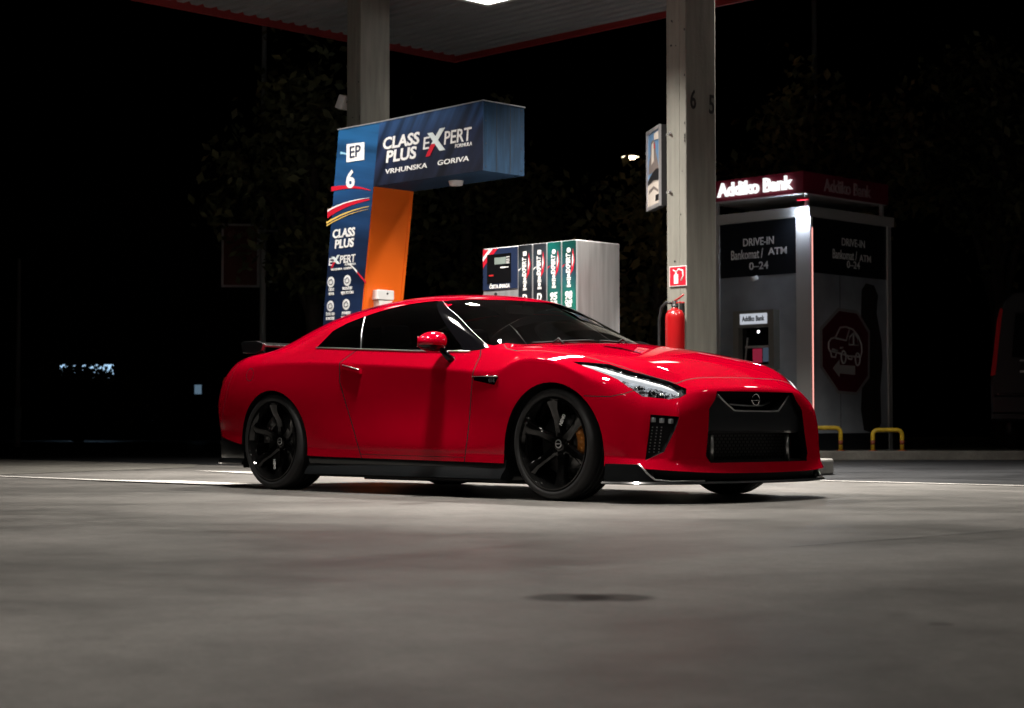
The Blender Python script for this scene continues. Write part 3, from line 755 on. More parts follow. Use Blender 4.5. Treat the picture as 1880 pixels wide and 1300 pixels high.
# ---------------------------------------------------------------- far stand-in building with glowing panes, trees
def building(side, depth, w, h, label, wins):
    x, y = view_pt(side, depth)
    t = thing('building', label, 'building', (x, y, 0), radians(45.41))
    bm = new(); add_box(bm, (0,0,0), (w,6,h)); link('wall', bm, material('far_wall', (.05,.05,.052), .8, noise=.2, nscale=.6), t)
    bm = new(); add_box(bm, (-.2,-.2,h), (w+.2,6.2,h+.3)); link('roof', bm, M['black'], t)
    for (u, v, ww, hh, e) in wins:
        bm = new(); add_box(bm, (u-.06,-.03,v-.06), (u+ww+.06,-.001,v+hh+.06)); f = link('window', bm, M['black'], t)
        bm = new()
        add_box(bm, (u,-.035,v), (u+ww,-.031,v+hh)); link('pane', bm, glow('pane_glow', (.45,.72,1.0), e), f)
building(-22, 62, 14, 9, 'dark stand-in building with a bluish glowing pane behind the bush at left', [(6.4,2.05,1.85,.55,1.1), (11.05,1.58,.24,.32,.18), (6.5,1.1,.2,.25,.1)])  # building and panes added to stand in for distant bluish lights

def tree(name, label, side, depth, h, trunk_h, blobs, n, leaf, colour, seed, cat='tree', group=None):
    rnd = random.Random(seed)
    x, y = view_pt(side, depth)
    t = thing(name, label, cat, (x, y, 0), radians(45.41), group)
    bm = new()
    add_tube(bm, [(0,0,0),(.05,.03,trunk_h*.5),(-.04,.05,trunk_h),(.0,0,h*.85)], [.20,.16,.13,.04], 9)
    for k in range(7):
        b = blobs[k % len(blobs)]
        z0 = trunk_h*(.7+.08*k)
        add_tube(bm, [(0,0,z0),(b[0]*.5,b[1]*.5,(z0+b[2])/2+.2),(b[0]+rnd.uniform(-.3,.3),b[1],b[2])], [.09,.06,.02], 6)
    link('trunk', bm, M['bark'], t)
    bm = new()
    tot = sum(b[3]*b[3]*b[4] for b in blobs)
    for b in blobs:
        m = int(n*b[3]*b[3]*b[4]/tot)
        twigs = [Vector((rnd.gauss(0,.45)*b[3], rnd.gauss(0,.45)*b[3], rnd.gauss(0,.45)*b[4])) for _ in range(max(6, m//14))]
        for _ in range(m):
            tw = rnd.choice(twigs)
            s = leaf*rnd.uniform(.6,1.3)
            c = Vector((b[0],b[1],b[2])) + tw + Vector((rnd.gauss(0,.16),rnd.gauss(0,.16),rnd.gauss(-.05,.2)))*min(1,b[3])
            q = Euler((rnd.uniform(-1.2,1.2), rnd.uniform(-1.2,1.2), rnd.uniform(0,6.28))).to_matrix()
            pts = [(-.5*s,0,0),(0,-.28*s,0),(.5*s,0,0),(0,.28*s,.06*s)]
            f = bm.faces.new([bm.verts.new(c + q @ Vector(p)) for p in pts]); f.material_index = rnd.randrange(3)
    link('crown', bm, [M['leaf%d' % (3*colour+i)] for i in range(3)], t)
M['bark'] = material('bark', (.06,.05,.04), .9, bump=.6, bscale=12)
for i, c in enumerate(((.09,.10,.04),(.14,.14,.055),(.08,.09,.035),(.26,.20,.07),(.20,.155,.06),(.11,.115,.045))):
    M['leaf%d' % i] = material('leaf_%s' % ('abcdef'[i]), c, .6)
tree('tree', 'dark tree with hanging branches behind the tall pole and the portal', -3.2, 29, 7.4, 2.6, [(-.2,0,5.6,1.0,.9),(-.9,.3,4.4,.8,.9),(.6,.4,4.6,1.0,1.0),(.2,-.2,3.2,.9,.9),(.7,.2,2.3,.5,.6)], 3600, .20, 0, 11)
tree('tree', 'broad dark tree seen between the portal and the fuel pump', -.8, 32, 7.0, 2.4, [(0,0,5.0,1.2,.9),(-.9,.2,3.8,.9,.8),(1.1,.2,4.2,1.1,.9),(.3,0,2.8,1.0,.7)], 3000, .20, 0, 12)
tree('tree', 'brownish tree showing between the fuel pump and the numbered pillar', 2.5, 30, 6.2, 2.2, [(0,0,4.2,.9,.9),(.4,.1,3.0,.8,.8),(-.4,.1,2.4,.7,.6)], 2600, .20, 1, 13)
tree('tree', 'leafy tree with yellowing leaves above the roof of the bank kiosk', 5.2, 31, 7.6, 3.0, [(0,0,5.6,1.2,.7),(.9,.2,4.9,1.2,.8),(-.7,.1,4.7,1.0,.6),(1.6,0,5.4,.7,.5)], 3600, .20, 1, 14)
tree('tree', 'tall dark tree at the right edge above the black van', 8.7, 32, 8.6, 2.8, [(0,0,6.4,1.2,1.0),(-.8,.2,5.2,.9,.9),(.9,.2,5.4,1.2,1.0),(.1,0,4.2,1.0,.8)], 3600, .20, 0, 15)
tree('bush', 'low dark bush in front of the glowing far pane', -13.3, 55, 3.4, .6, [(0,0,1.7,1.1,.9),(1.2,.2,1.5,.9,.8),(-1.1,.1,1.4,.8,.8)], 5200, .20, 0, 16, 'bush')

# ---------------------------------------------------------------- the red car: body surface
# one row per station from tail to nose, each a list of nodes from the sill up over the side to the centre line: (x, half width, z)
ST = [
 [(-3.58,.80,.385),(-3.60,.81,.47),(-3.61,.82,.58),(-3.59,.82,.70),(-3.51,.815,.83),(-3.41,.79,.92),(-3.46,.70,.945),(-3.52,.55,.965),(-3.56,.40,.975),(-3.58,.20,.98),(-3.585,0,.98)],
 [(-3.34,.885,.35),(-3.34,.895,.45),(-3.34,.905,.58),(-3.34,.905,.71),(-3.31,.89,.86),(-3.24,.825,.958),(-3.27,.73,.985),(-3.30,.58,1.0),(-3.32,.42,1.01),(-3.34,.21,1.018),(-3.34,0,1.02)],
 [(-3.10,.91,.31),(-3.10,.92,.44),(-3.10,.93,.58),(-3.10,.935,.72),(-3.08,.915,.885),(-3.02,.845,.975),(-3.04,.775,.985),(-3.06,.64,1.01),(-3.08,.46,1.05),(-3.10,.23,1.08),(-3.11,0,1.085)],
 [(-2.73,.925,.28),(-2.73,.935,.42),(-2.73,.945,.57),(-2.73,.952,.73),(-2.73,.93,.90),(-2.72,.868,.985),(-2.72,.795,1.03),(-2.74,.70,1.10),(-2.76,.54,1.165),(-2.78,.27,1.195),(-2.78,0,1.20)],
 [(-2.40,.905,.245),(-2.40,.915,.38),(-2.41,.925,.54),(-2.41,.935,.71),(-2.42,.925,.90),(-2.44,.862,.99),(-2.40,.80,1.08),(-2.38,.725,1.18),(-2.38,.55,1.27),(-2.39,.28,1.30),(-2.39,0,1.305)],
 [(-2.05,.895,.24),(-2.05,.905,.36),(-2.05,.905,.52),(-2.05,.912,.69),(-2.05,.912,.885),(-2.06,.852,.982),(-2.03,.785,1.11),(-2.00,.705,1.235),(-1.98,.53,1.325),(-2.0,.27,1.352),(-2.0,0,1.36)],
 [(-1.70,.892,.236),(-1.70,.905,.35),(-1.70,.895,.52),(-1.70,.90,.68),(-1.70,.907,.868),(-1.72,.845,.968),(-1.69,.765,1.13),(-1.66,.672,1.278),(-1.64,.50,1.35),(-1.65,.25,1.378),(-1.65,0,1.385)],
 [(-1.30,.892,.232),(-1.30,.905,.34),(-1.30,.892,.52),(-1.30,.895,.67),(-1.30,.907,.845),(-1.32,.838,.952),(-1.28,.76,1.13),(-1.22,.655,1.275),(-1.19,.45,1.322),(-1.15,.23,1.342),(-1.14,0,1.346)],
 [(-.95,.892,.228),(-.95,.905,.33),(-.95,.892,.51),(-.95,.897,.66),(-.95,.909,.822),(-.96,.832,.942),(-.92,.79,1.04),(-.90,.715,1.108),(-.83,.48,1.152),(-.79,.25,1.168),(-.77,0,1.172)],
 [(-.68,.895,.225),(-.68,.905,.33),(-.68,.90,.50),(-.68,.905,.65),(-.68,.912,.80),(-.66,.825,.935),(-.62,.79,.95),(-.58,.755,.957),(-.48,.52,.977),(-.42,.26,.99),(-.40,0,.995)],
 [(-.45,.905,.222),(-.45,.915,.33),(-.45,.915,.48),(-.45,.925,.63),(-.44,.922,.785),(-.42,.825,.935),(-.36,.76,.955),(-.30,.66,.965),(-.22,.46,.973),(-.16,.24,.985),(-.14,0,.99)],
 [(-.34,.912,.221),(-.34,.922,.335),(-.34,.926,.49),(-.34,.932,.65),(-.335,.922,.855),(-.31,.828,.928),(-.25,.745,.948),(-.19,.64,.955),(-.12,.44,.962),(-.07,.23,.975),(-.05,0,.979)],
 [(-.20,.92,.22),(-.20,.93,.34),(-.20,.935,.50),(-.20,.940,.70),(-.155,.927,.878),(-.18,.81,.918),(-.12,.73,.935),(-.06,.62,.94),(0,.42,.947),(.04,.22,.96),(.05,0,.964)],
 [(.05,.925,.22),(.05,.935,.36),(.05,.94,.54),(.05,.948,.71),(.08,.935,.845),(.06,.81,.892),(.10,.71,.908),(.15,.60,.91),(.20,.42,.92),(.22,.22,.935),(.22,0,.938)],
 [(.30,.92,.22),(.30,.928,.36),(.30,.932,.54),(.30,.935,.65),(.315,.936,.738),(.31,.815,.855),(.34,.70,.872),(.38,.59,.872),(.42,.41,.88),(.44,.20,.89),(.44,0,.893)],
 [(.50,.91,.22),(.50,.915,.35),(.50,.915,.50),(.50,.915,.61),(.52,.895,.69),(.50,.775,.78),(.53,.67,.80),(.58,.57,.81),(.60,.40,.815),(.61,.20,.822),(.61,0,.825)],
 [(.69,.845,.205),(.67,.825,.33),(.67,.82,.48),(.665,.81,.58),(.66,.765,.635),(.645,.655,.692),(.67,.58,.725),(.70,.49,.738),(.725,.36,.748),(.735,.18,.752),(.737,0,.753)],
]
REAR = [  # rows shoulder..sill, columns outer..centre
 [(-3.62,.70,.84),(-3.66,.55,.85),(-3.68,.40,.85),(-3.69,.20,.85),(-3.69,0,.85)],
 [(-3.68,.71,.70),(-3.72,.56,.70),(-3.74,.40,.70),(-3.75,.20,.70),(-3.75,0,.70)],
 [(-3.70,.71,.57),(-3.74,.56,.57),(-3.76,.40,.57),(-3.77,.20,.57),(-3.77,0,.57)],
 [(-3.69,.70,.46),(-3.73,.55,.46),(-3.75,.40,.46),(-3.76,.20,.46),(-3.76,0,.46)],
 [(-3.66,.69,.39),(-3.70,.54,.39),(-3.72,.40,.39),(-3.73,.20,.39),(-3.73,0,.39)],
]
FRONT = [
 [(.755,.62,.645),(.815,.51,.668),(.85,.35,.678),(.866,.18,.683),(.87,0,.684)],
 [(.795,.665,.58),(.84,.53,.585),(.868,.37,.585),(.88,.19,.585),(.882,0,.585)],
 [(.812,.69,.47),(.845,.55,.47),(.872,.39,.47),(.885,.2,.47),(.887,0,.47)],
 [(.80,.71,.33),(.85,.57,.33),(.88,.40,.33),(.897,.2,.33),(.90,0,.33)],
 [(.83,.74,.193),(.885,.60,.184),(.922,.42,.177),(.94,.21,.174),(.945,0,.173)],
]
# a fold low on the flanks and bumpers: the sill flares out below it
for st in ST:
    (ax, aw, az), (bx, bw, bz) = st[0], st[1]
    st.insert(1, (ax+(bx-ax)*.4, bw-.003, az+.052)); st[0] = (ax, aw+.008, az)
for i, (a_, b_) in enumerate(zip(list(FRONT[3]), list(FRONT[4]))):
    if i == 0: FRONT.insert(4, [])
    FRONT[4].append((a_[0]+.002, a_[1]*.6+b_[1]*.4, b_[2]+.072))
for i, (a_, b_) in enumerate(zip(list(REAR[3]), list(REAR[4]))):
    if i == 0: REAR.insert(4, [])
    REAR[4].append((a_[0]*.5+b_[0]*.5, a_[1]*.5+b_[1]*.5, b_[2]+.04))
WINDSCREEN, BACKLIGHT, PILLAR = 1, 2, 3
def body_cage():
    bm = bmesh.new()
    cr = bm.edges.layers.float.new("crease_edge")
    seen = {}
    def V(p, s):
        k = (round(p[0],4), round(p[1]*s,4), round(p[2],4))
        if k not in seen: seen[k] = bm.verts.new(k)
        return seen[k]
    def Q(a, b, c, d, s, mi=0):
        vs = [V(p, s) for p in (a, b, c, d)]
        if s > 0: vs.reverse()
        try: f = bm.faces.new(vs)
        except ValueError: return
        f.material_index = mi; f.smooth = True
    def crease(a, b, s, v):
        e = bm.edges.get((V(a, s), V(b, s)))
        if e: e[cr] = v
    n = len(ST)
    SH, BELT, PIL = 5, 6, 7      # shoulder, belt and pillar rows
    for s in (-1, 1):
        for i in range(n-1):
            for k in range(11):
                mi = 0
                if 7 <= i < 9 and k > PIL: mi = WINDSCREEN
                if 7 <= i < 9 and k == PIL: mi = PILLAR
                if 2 < i < 5 and k > PIL: mi = BACKLIGHT
                Q(ST[i][k], ST[i+1][k], ST[i+1][k+1], ST[i][k+1], s, mi)
        for grid, st, flip in ((FRONT, ST[-1], False), (REAR, ST[0], True)):
            rows = [[st[BELT]] + st[BELT+1:]] + [[st[SH-r]] + grid[r] for r in range(6)]
            for r in range(6):
                for c in range(5):
                    q = (rows[r+1][c], rows[r+1][c+1], rows[r][c+1], rows[r][c])
                    if flip: q = tuple(reversed(q))
                    Q(*q, s)
            for c in range(5):
                if flip: crease(rows[0][c], rows[0][c+1], s, .55)
                else:
                    crease(rows[5][c], rows[5][c+1], s, .7)
                    crease(rows[1][c], rows[1][c+1], s, .35)
            if not flip:
                for r in range(1, 5): crease(rows[r][1], rows[r+1][1], s, .8)   # fold between lamp and lip
        for i, v in enumerate((.3,.45,.6,.7,.75,.75,.75,.7,.5,.75,.85,.85,.75,.4)): crease(ST[i+1][SH], ST[i+2][SH], s, v)
        for i in range(2, n-1): crease(ST[i][1], ST[i+1][1], s, .55)
        for k in range(PIL+1, 11):
            crease(ST[7][k], ST[7][k+1], s, .3) if k < 11 else None
            crease(ST[9][k], ST[9][k+1], s, .6)
        for k in range(SH): crease(ST[-1][k], ST[-1][k+1], s, .8)
        for i in range(10, 16): crease(ST[i][BELT+2], ST[i+1][BELT+2], s, .55)     # bonnet fold
    return bm
def subdivided(bm, levels):
    me = bpy.data.meshes.new("cage"); bm.to_mesh(me); bm.free()
    o = bpy.data.objects.new("cage", me); COL.objects.link(o)
    md = o.modifiers.new("s", 'SUBSURF'); md.levels = levels; md.render_levels = levels
    dg = bpy.context.evaluated_depsgraph_get()
    out = bpy.data.meshes.new_from_object(o.evaluated_get(dg))
    bpy.data.objects.remove(o); bpy.data.meshes.remove(me)
    return out

# ---------------------------------------------------------------- the red car
def paint_material():
    m = material('red_car_paint', (.47,.0,.015), .6, spec=.0, coat=1.0)
    m.node_tree.nodes['Principled BSDF'].inputs['Coat IOR'].default_value = 1.5
    nt = m.node_tree; L = nt.links.new; b = nt.nodes["Principled BSDF"]
    geo = nt.nodes.new("ShaderNodeNewGeometry")       # unpainted dark inside of the sheet metal
    mx = nt.nodes.new("ShaderNodeMixShader"); d = nt.nodes.new("ShaderNodeBsdfDiffuse"); d.inputs[0].default_value = (.008,.008,.008,1)
    L(geo.outputs["Backfacing"], mx.inputs[0]); L(b.outputs[0], mx.inputs[1]); L(d.outputs[0], mx.inputs[2])
    L(mx.outputs[0], nt.nodes["Material Output"].inputs[0])
    # very fine flake
    tc = nt.nodes.new("ShaderNodeTexCoord"); n = nt.nodes.new("ShaderNodeTexNoise"); n.inputs["Scale"].default_value = 900
    L(tc.outputs["Object"], n.inputs["Vector"])
    bp = nt.nodes.new("ShaderNodeBump"); bp.inputs["Strength"].default_value = .05; bp.inputs["Distance"].default_value = .001
    L(n.outputs["Fac"], bp.inputs["Height"]); L(bp.outputs[0], b.inputs["Normal"])
    return m
M['paint_red'] = paint_material()
M['seam'] = material('panel_gap', (.004,.003,.003), .8)
M['trim'] = material('gloss_black_trim', (.003,.003,.004), .06, spec=.25)
M['carbon'] = material('dark_carbon', (.007,.008,.009), .3, spec=.3, coat=1.0)
M['chrome'] = material('chrome', (.80,.80,.80), .08, metal=1)
M['silver'] = material('silver_edge', (.62,.62,.63), .28, metal=.8)
M['graphite'] = material('graphite_bar', (.022,.024,.027), .30, coat=.8)
M['mesh'] = material('grille_mesh', (.004,.004,.005), .5, spec=.2)
M['tyre'] = material('tyre_rubber', (.011,.011,.012), .6, bump=.15, bscale=90)
M['rim'] = material('black_rim', (.004,.004,.004), .05, spec=.4, coat=.4)
M['disc'] = material('brake_steel', (.12,.12,.12), .35, metal=.9)
M['caliper'] = material('gold_caliper', (.45,.16,.02), .35, metal=.4, coat=.4)
M['cabin'] = material('cabin_black', (.010,.010,.011), .7)
M['screen_glass'] = glass('windscreen_glass', (.42,.44,.43), 1.0)
M['dark_glass'] = glass('side_glass', (.05,.05,.055), .8)
M['lens'] = glass('lamp_lens', (.93,.94,.95), 1.0)

car = thing('sports_car', 'glossy red sports coupe with black wheels and rear wing parked before the pumps', 'car', (0,0,0))

me = subdivided(body_cage(), 4)
bm = new(); bm.from_mesh(me); bpy.data.meshes.remove(me)
bmesh.ops.recalc_face_normals(bm, faces=bm.faces)
bm.faces.ensure_lookup_table()
if max(bm.faces, key=lambda f: f.calc_center_median().z).normal.z < 0:
    bmesh.ops.reverse_faces(bm, faces=bm.faces)
TAG = bm.faces.layers.int.new("region")
AX = {'xz': (0, 2), 'yz': (1, 2), 'xy': (0, 1)}
def cut(poly, plane, test, closed=True):
    i, j = AX[plane]
    n = len(poly)
    for k in range(n if closed else n-1):
        p, q = poly[k], poly[(k+1) % n]
        lo = (min(p[0],q[0])-.004, min(p[1],q[1])-.004); hi = (max(p[0],q[0])+.004, max(p[1],q[1])+.004)
        fs = []
        for f in bm.faces:
            if not test(f.calc_center_median()): continue
            a = [v.co[i] for v in f.verts]; b = [v.co[j] for v in f.verts]
            if max(a) < lo[0] or min(a) > hi[0] or max(b) < lo[1] or min(b) > hi[1]: continue
            fs.append(f)
        if not fs: continue
        co = [0,0,0]; co[i], co[j] = p
        no = [0,0,0]; no[i], no[j] = (q[1]-p[1]), -(q[0]-p[0])
        es = {e for f in fs for e in f.edges}; vs = {v for f in fs for v in f.verts}
        bmesh.ops.bisect_plane(bm, geom=fs + list(es) + list(vs), dist=2e-5, plane_co=co, plane_no=no)
def inside(p, poly):
    x, y = p; c = False
    for k in range(len(poly)):
        (x1, y1), (x2, y2) = poly[k-1], poly[k]
        if (y1 > y) != (y2 > y) and x < (x2-x1)*(y-y1)/(y2-y1)+x1: c = not c
    return c
def mark(poly, plane, test, region, only=None):
    i, j = AX[plane]
    for f in bm.faces:
        c = f.calc_center_median()
        if test(c) and (only is None or f[TAG] in only) and inside((c[i], c[j]), poly): f[TAG] = region
def region(poly, plane, test, r, only=None):
    cut(poly, plane, test); mark(poly, plane, test, r, only)
def seam(path, plane, test, w=.0045, only=(0,)):
    for p, q in zip(path, path[1:]):
        d = Vector((q[0]-p[0], q[1]-p[1])); l = d.length
        if l < 1e-6: continue
        d /= l; nrm = Vector((-d.y, d.x))*w; e = d*w*.6
        a, b = Vector(p)-e, Vector(q)+e
        region([tuple(a+nrm), tuple(b+nrm), tuple(b-nrm), tuple(a-nrm)], plane, test, SEAM, only)
(SEAM, WS, BL, SIDE, PILL, DOORGL, QGL, HL, GRILLE, DUCT, VENT, ARCH, DOOR_R, DOOR_L, HOOD, QPIL) = range(1, 17)

arch_f = [(-.41,.18),(-.405,.30)] + [(.015+.418*cos(a), .300+.418*sin(a)) for a in [radians(180-7.5*k) for k in range(0,25)]] + [(.44,.18)]
arch_r = [(-3.16,.16),(-3.155,.34)] + [(-2.762+.388*cos(a), .322+.386*sin(a)) for a in [radians(180-7.5*k) for k in range(0,25)]] + [(-2.372,.16)]
win_top = [(-2.357,1.001),(-2.273,1.120),(-2.163,1.170),(-2.008,1.215),(-1.870,1.248),(-1.737,1.269),(-1.614,1.288),(-1.495,1.297),(-1.411,1.300),(-1.348,1.294)]
win_bot = [(-.657,.953),(-.728,.938),(-.798,.932),(-1.337,.951),(-1.877,.979)]
ws_line = [(-1.348,1.294),(-1.088,1.179),(-.859,1.056),(-.657,.953)]
win = win_top + ws_line[1:-1] + win_bot
side_r = lambda c: c.y < -.5
side_l = lambda c: c.y > .5
for sd in (side_r, side_l):
    up = lambda c, sd=sd: sd(c) and c.z > .85
    low = lambda c, sd=sd: sd(c) and c.z < .86 and -3.3 < c.x < .6
    region(arch_f, 'xz', low, ARCH); region(arch_r, 'xz', low, ARCH)
    region(win, 'xz', up, SIDE)
    cut(ws_line, 'xz', lambda c, sd=sd: abs(c.y) > .3 and sd(c) and c.z > .9, False)
# windscreen below the roof's front edge
hdr = [(-1.348,.575),(-1.23,.50),(-1.13,.344),(-1.085,.14),(-1.07,0),(-1.085,-.14),(-1.13,-.344),(-1.23,-.50),(-1.348,-.575)]
cut(hdr, 'xy', lambda c: c.z > 1.2, False)
def hdr_x(y):
    y = abs(y); pts = [(.0,-1.07),(.14,-1.085),(.344,-1.13),(.50,-1.23),(.575,-1.348),(.7,-1.6)]
    for (a, b), (c_, d) in zip(pts, pts[1:]):
        if a <= y <= c_: return b + (d-b)*(y-a)/(c_-a)
    return -1.6
for f in bm.faces:
    c = f.calc_center_median()
    if f[TAG] == 0:
        if f.material_index in (WINDSCREEN, PILLAR) and c.x > hdr_x(c.y): f[TAG] = WS
        elif f.material_index == 0 and -1.35 < c.x < -.9 and abs(c.y) < .6 and c.z > 1.25 and c.x > hdr_x(c.y): f[TAG] = WS
        elif f.material_index == BACKLIGHT and abs(c.y) < .60: f[TAG] = BL
for sd in (side_r, side_l):
    up = lambda c, sd=sd: sd(c) and c.z > .85
    bp = [(-2.015,1.25),(-1.995,1.25),(-1.862,.95),(-1.882,.95)]
    fr = [(-1.44,1.33),(-.80,.90),(-.2,.90),(-.2,1.33)]
    inner = [(x*.985-.022, z-.010) for x, z in win_top[:-1]]
    region(bp, 'xz', up, QPIL, (SIDE,)); region(fr, 'xz', up, PILL, (SIDE,))
    mark([(-3,.5),(-2.0,.5),(-1.866,.95),(-2.0,1.25),(-3,1.4)], 'xz', up, QGL, (SIDE,))
    mark([(-3,.5),(0,.5),(0,1.4),(-3,1.4)], 'xz', up, DOORGL, (SIDE,))
# lamps, grille, ducts, vents
head = [(.142,.841),(.233,.836),(.365,.822),(.470,.788),(.565,.755),(.652,.722),(.704,.700),(.765,.672),(.785,.640),(.775,.618),(.745,.608),(.634,.625),(.583,.662),(.483,.727),(.422,.753),(.297,.794),(.182,.828)]
for sd in (-1, 1):
    region(head, 'xz', lambda c, sd=sd: c.y*sd > .42 and c.x > .05 and c.z > .58, HL)
gr = [(.372,.660),(.40,.61),(.455,.555),(.475,.41),(.50,.28),(.472,.236)]
gr = gr + [(-y, z) for y, z in gr[::-1]]
region(gr, 'yz', lambda c: c.x > .68, GRILLE)
for s in (-1, 1):
    du = [(.793*s,.520),(.672*s,.507),(.752*s,.302),(.825*s,.254)]
    region(du, 'yz', lambda c, s=s: c.x > .55 and c.y*s > .5, DUCT)
    ve = [(-.687,.766),(-.450,.761),(-.487,.709),(-.683,.741)]
    region(ve, 'xz', lambda c, s=s: c.y*s > .8, VENT)
# panel gaps, doors, bonnet
dr_front = [(-.715,.94),(-.690,.90),(-.687,.812),(-.713,.664),(-.752,.367),(-.786,.20)]
dr_rear = [(-1.900,.985),(-1.920,.966),(-1.976,.928),(-2.025,.886),(-2.021,.753),(-1.956,.592),(-1.872,.406),(-1.783,.20)]
hood = [(-.40,0),(-.43,.30),(-.50,.54),(-.58,.745),(-.50,.800),(-.38,.822),(-.16,.806),(.10,.800),(.30,.795),(.40,.775),(.48,.745),(.565,.690),(.65,.615),(.705,.572),(.722,.443),(.744,.214),(.748,0)]
for s, sd, dk in ((-1, side_r, DOOR_R), (1, side_l, DOOR_L)):
    lo = lambda c, sd=sd: sd(c) and abs(c.y) > .75 and c.z < 1.0
    seam(dr_front, 'xz', lo); seam(dr_rear, 'xz', lo)
    seam([(-1.80,.262),(-.77,.254)], 'xz', lo, .002)
    mark([(x, z) for x, z in dr_front] + dr_rear[::-1], 'xz', lo, dk, (0,))
    top = lambda c, s=s: c.z > .62 and c.y*s > -.01 and c.x > -.75
    hp = [(x, y*s) for x, y in hood]
    seam(hp[3:], 'xy', top, .003)
    mark(hp, 'xy', top, HOOD, (0,))
    seam([(.292,.632),(.38,.628),(.473,.626),(.545,.640),(.583,.660)], 'xz', lambda c, s=s: c.y*s > .7 and c.x > .2, .003)
    # fuel flap ring (right) and boot-side seams
    if s < 0:
        seam([(-3.039+.046*cos(2*pi*k/14), .826+.046*sin(2*pi*k/14)) for k in range(15)], 'xz', lambda c: c.y < -.7 and c.x < -2.9, .0022)
    seam([(-3.52,.44),(-3.40,.64),(-3.32,.82),(-3.30,.92)], 'xz', lambda c, s=s: c.y*s > .6 and c.x < -3.2 and c.z < .95, .0022)
bm.normal_update()
normals = {}
def take(tags, name, mat, parent, off=0.0, keep=False):
    """move the faces with these tags into an object of their own, keeping the smooth normals of the whole body"""
    fs = [f for f in bm.faces if f[TAG] in tags]
    out = bmesh.new(); vm = {}; nn = []
    for f in fs:
        vs = []
        for v in f.verts:
            if v not in vm:
                vm[v] = out.verts.new(v.co + v.normal*off); nn.append(v.normal.copy())
            vs.append(vm[v])
        g = out.faces.new(vs); g.smooth = True
        g.material_index = 1 if f[TAG] == SEAM else 0
    me = bpy.data.meshes.new(name); out.to_mesh(me); out.free()
    me.normals_split_custom_set_from_vertices([tuple(n) for n in nn])
    return link(name, me, mat, parent)
def edges_of(tag_):
    return [e for e in bm.edges if len(e.link_faces) == 2 and (e.link_faces[0][TAG] == tag_) != (e.link_faces[1][TAG] == tag_)]

# turned-in lips round the wheel arches, grille, ducts, vents (built from the cut edges)
def lips(tag_, d, deep, mat, name, sel=lambda c: True, close=False):
    b2 = new(); vm = {}
    for e in edges_of(tag_):
        if not sel((e.verts[0].co+e.verts[1].co)/2): continue
        q = []
        for v in e.verts:
            if v not in vm:
                dv = d(v.co)*deep
                vm[v] = (b2.verts.new(v.co), b2.verts.new(v.co + dv))
            q.append(vm[v])
        b2.faces.new((q[0][0], q[1][0], q[1][1], q[0][1]))
    bmesh.ops.recalc_face_normals(b2, faces=b2.faces)
    return b2
inward = lambda co: Vector((0, -1 if co.y > 0 else 1, 0))
rear_x = lambda co: Vector((-1, 0, 0))

body = take({0, SEAM}, 'body', [M['paint_red'], M['seam']], car)
link('grille_return', lips(GRILLE, rear_x, .05, None, None), M['paint_red'], body)
for s in (-1, 1):
    for x0, x1 in ((-4, -1.5), (-1.5, 1)):
        link('arch_lip', lips(ARCH, inward, .05, None, None, lambda c: c.y*s > 0 and x0 < c.x < x1), M['paint_red'], body)
doors = [take({DOOR_R}, 'door', [M['paint_red']], car), take({DOOR_L}, 'door', [M['paint_red']], car)]
hood_o = take({HOOD}, 'bonnet', [M['paint_red']], car)
take({WS}, 'windscreen', [M['screen_glass']], car)
take({BL}, 'rear_window', [M['dark_glass']], car)
for s in (-1, 1):
    for tg, nm in ((DOORGL, 'side_window'), (QGL, 'quarter_window')):
        for f in bm.faces:
            if f[TAG] == tg and f.calc_center_median().y*s > 0: f[TAG] = 50
        take({50}, nm, [M['dark_glass']], car, -.004)
        for f in bm.faces:
            if f[TAG] == 50: f[TAG] = 51
    for tg in (PILL, QPIL):
        for f in bm.faces:
            if f[TAG] == tg and f.calc_center_median().y*s > 0: f[TAG] = 52
        take({52}, 'window_pillar', [M['trim']], car)
        for f in bm.faces:
            if f[TAG] == 52: f[TAG] = 51
# ducts and fender vents: sunk floors with walls
def sunk(tag_, d, deep, name, mats, parent):
    b2 = lips(tag_, d, deep, None, None)
    for f in bm.faces:
        if f[TAG] == tag_:
            g = b2.faces.new([b2.verts.new(v.co + d(v.co)*deep) for v in f.verts])
    return link(name, b2, mats, parent)
for s in (-1, 1):
    for tg, d_, dp_, nm, mt in ((DUCT, rear_x, .035, 'bumper_duct', 'mesh'), (VENT, inward, .022, 'fender_vent', 'trim')):
        for f in bm.faces:
            if f[TAG] == tg and f.calc_center_median().y*s > 0: f[TAG] = 53
        sunk(53, d_, dp_, nm, M[mt], body)
        for f in bm.faces:
            if f[TAG] == 53: f[TAG] = 54
bvh = BVHTree.FromBMesh(bm)
def on_body(x=None, y=None, z=None, side=-1):
    """point on the body surface: cast sideways for (x,z), from the front for (y,z), from above for (x,y)"""
    if y is None: h = bvh.ray_cast(Vector((x, 2*side, z)), Vector((0, -side, 0)))
    elif x is None: h = bvh.ray_cast(Vector((3, y, z)), Vector((-1, 0, 0)))
    else: h = bvh.ray_cast(Vector((x, y, 3)), Vector((0, 0, -1)))
    return h[0], h[1]
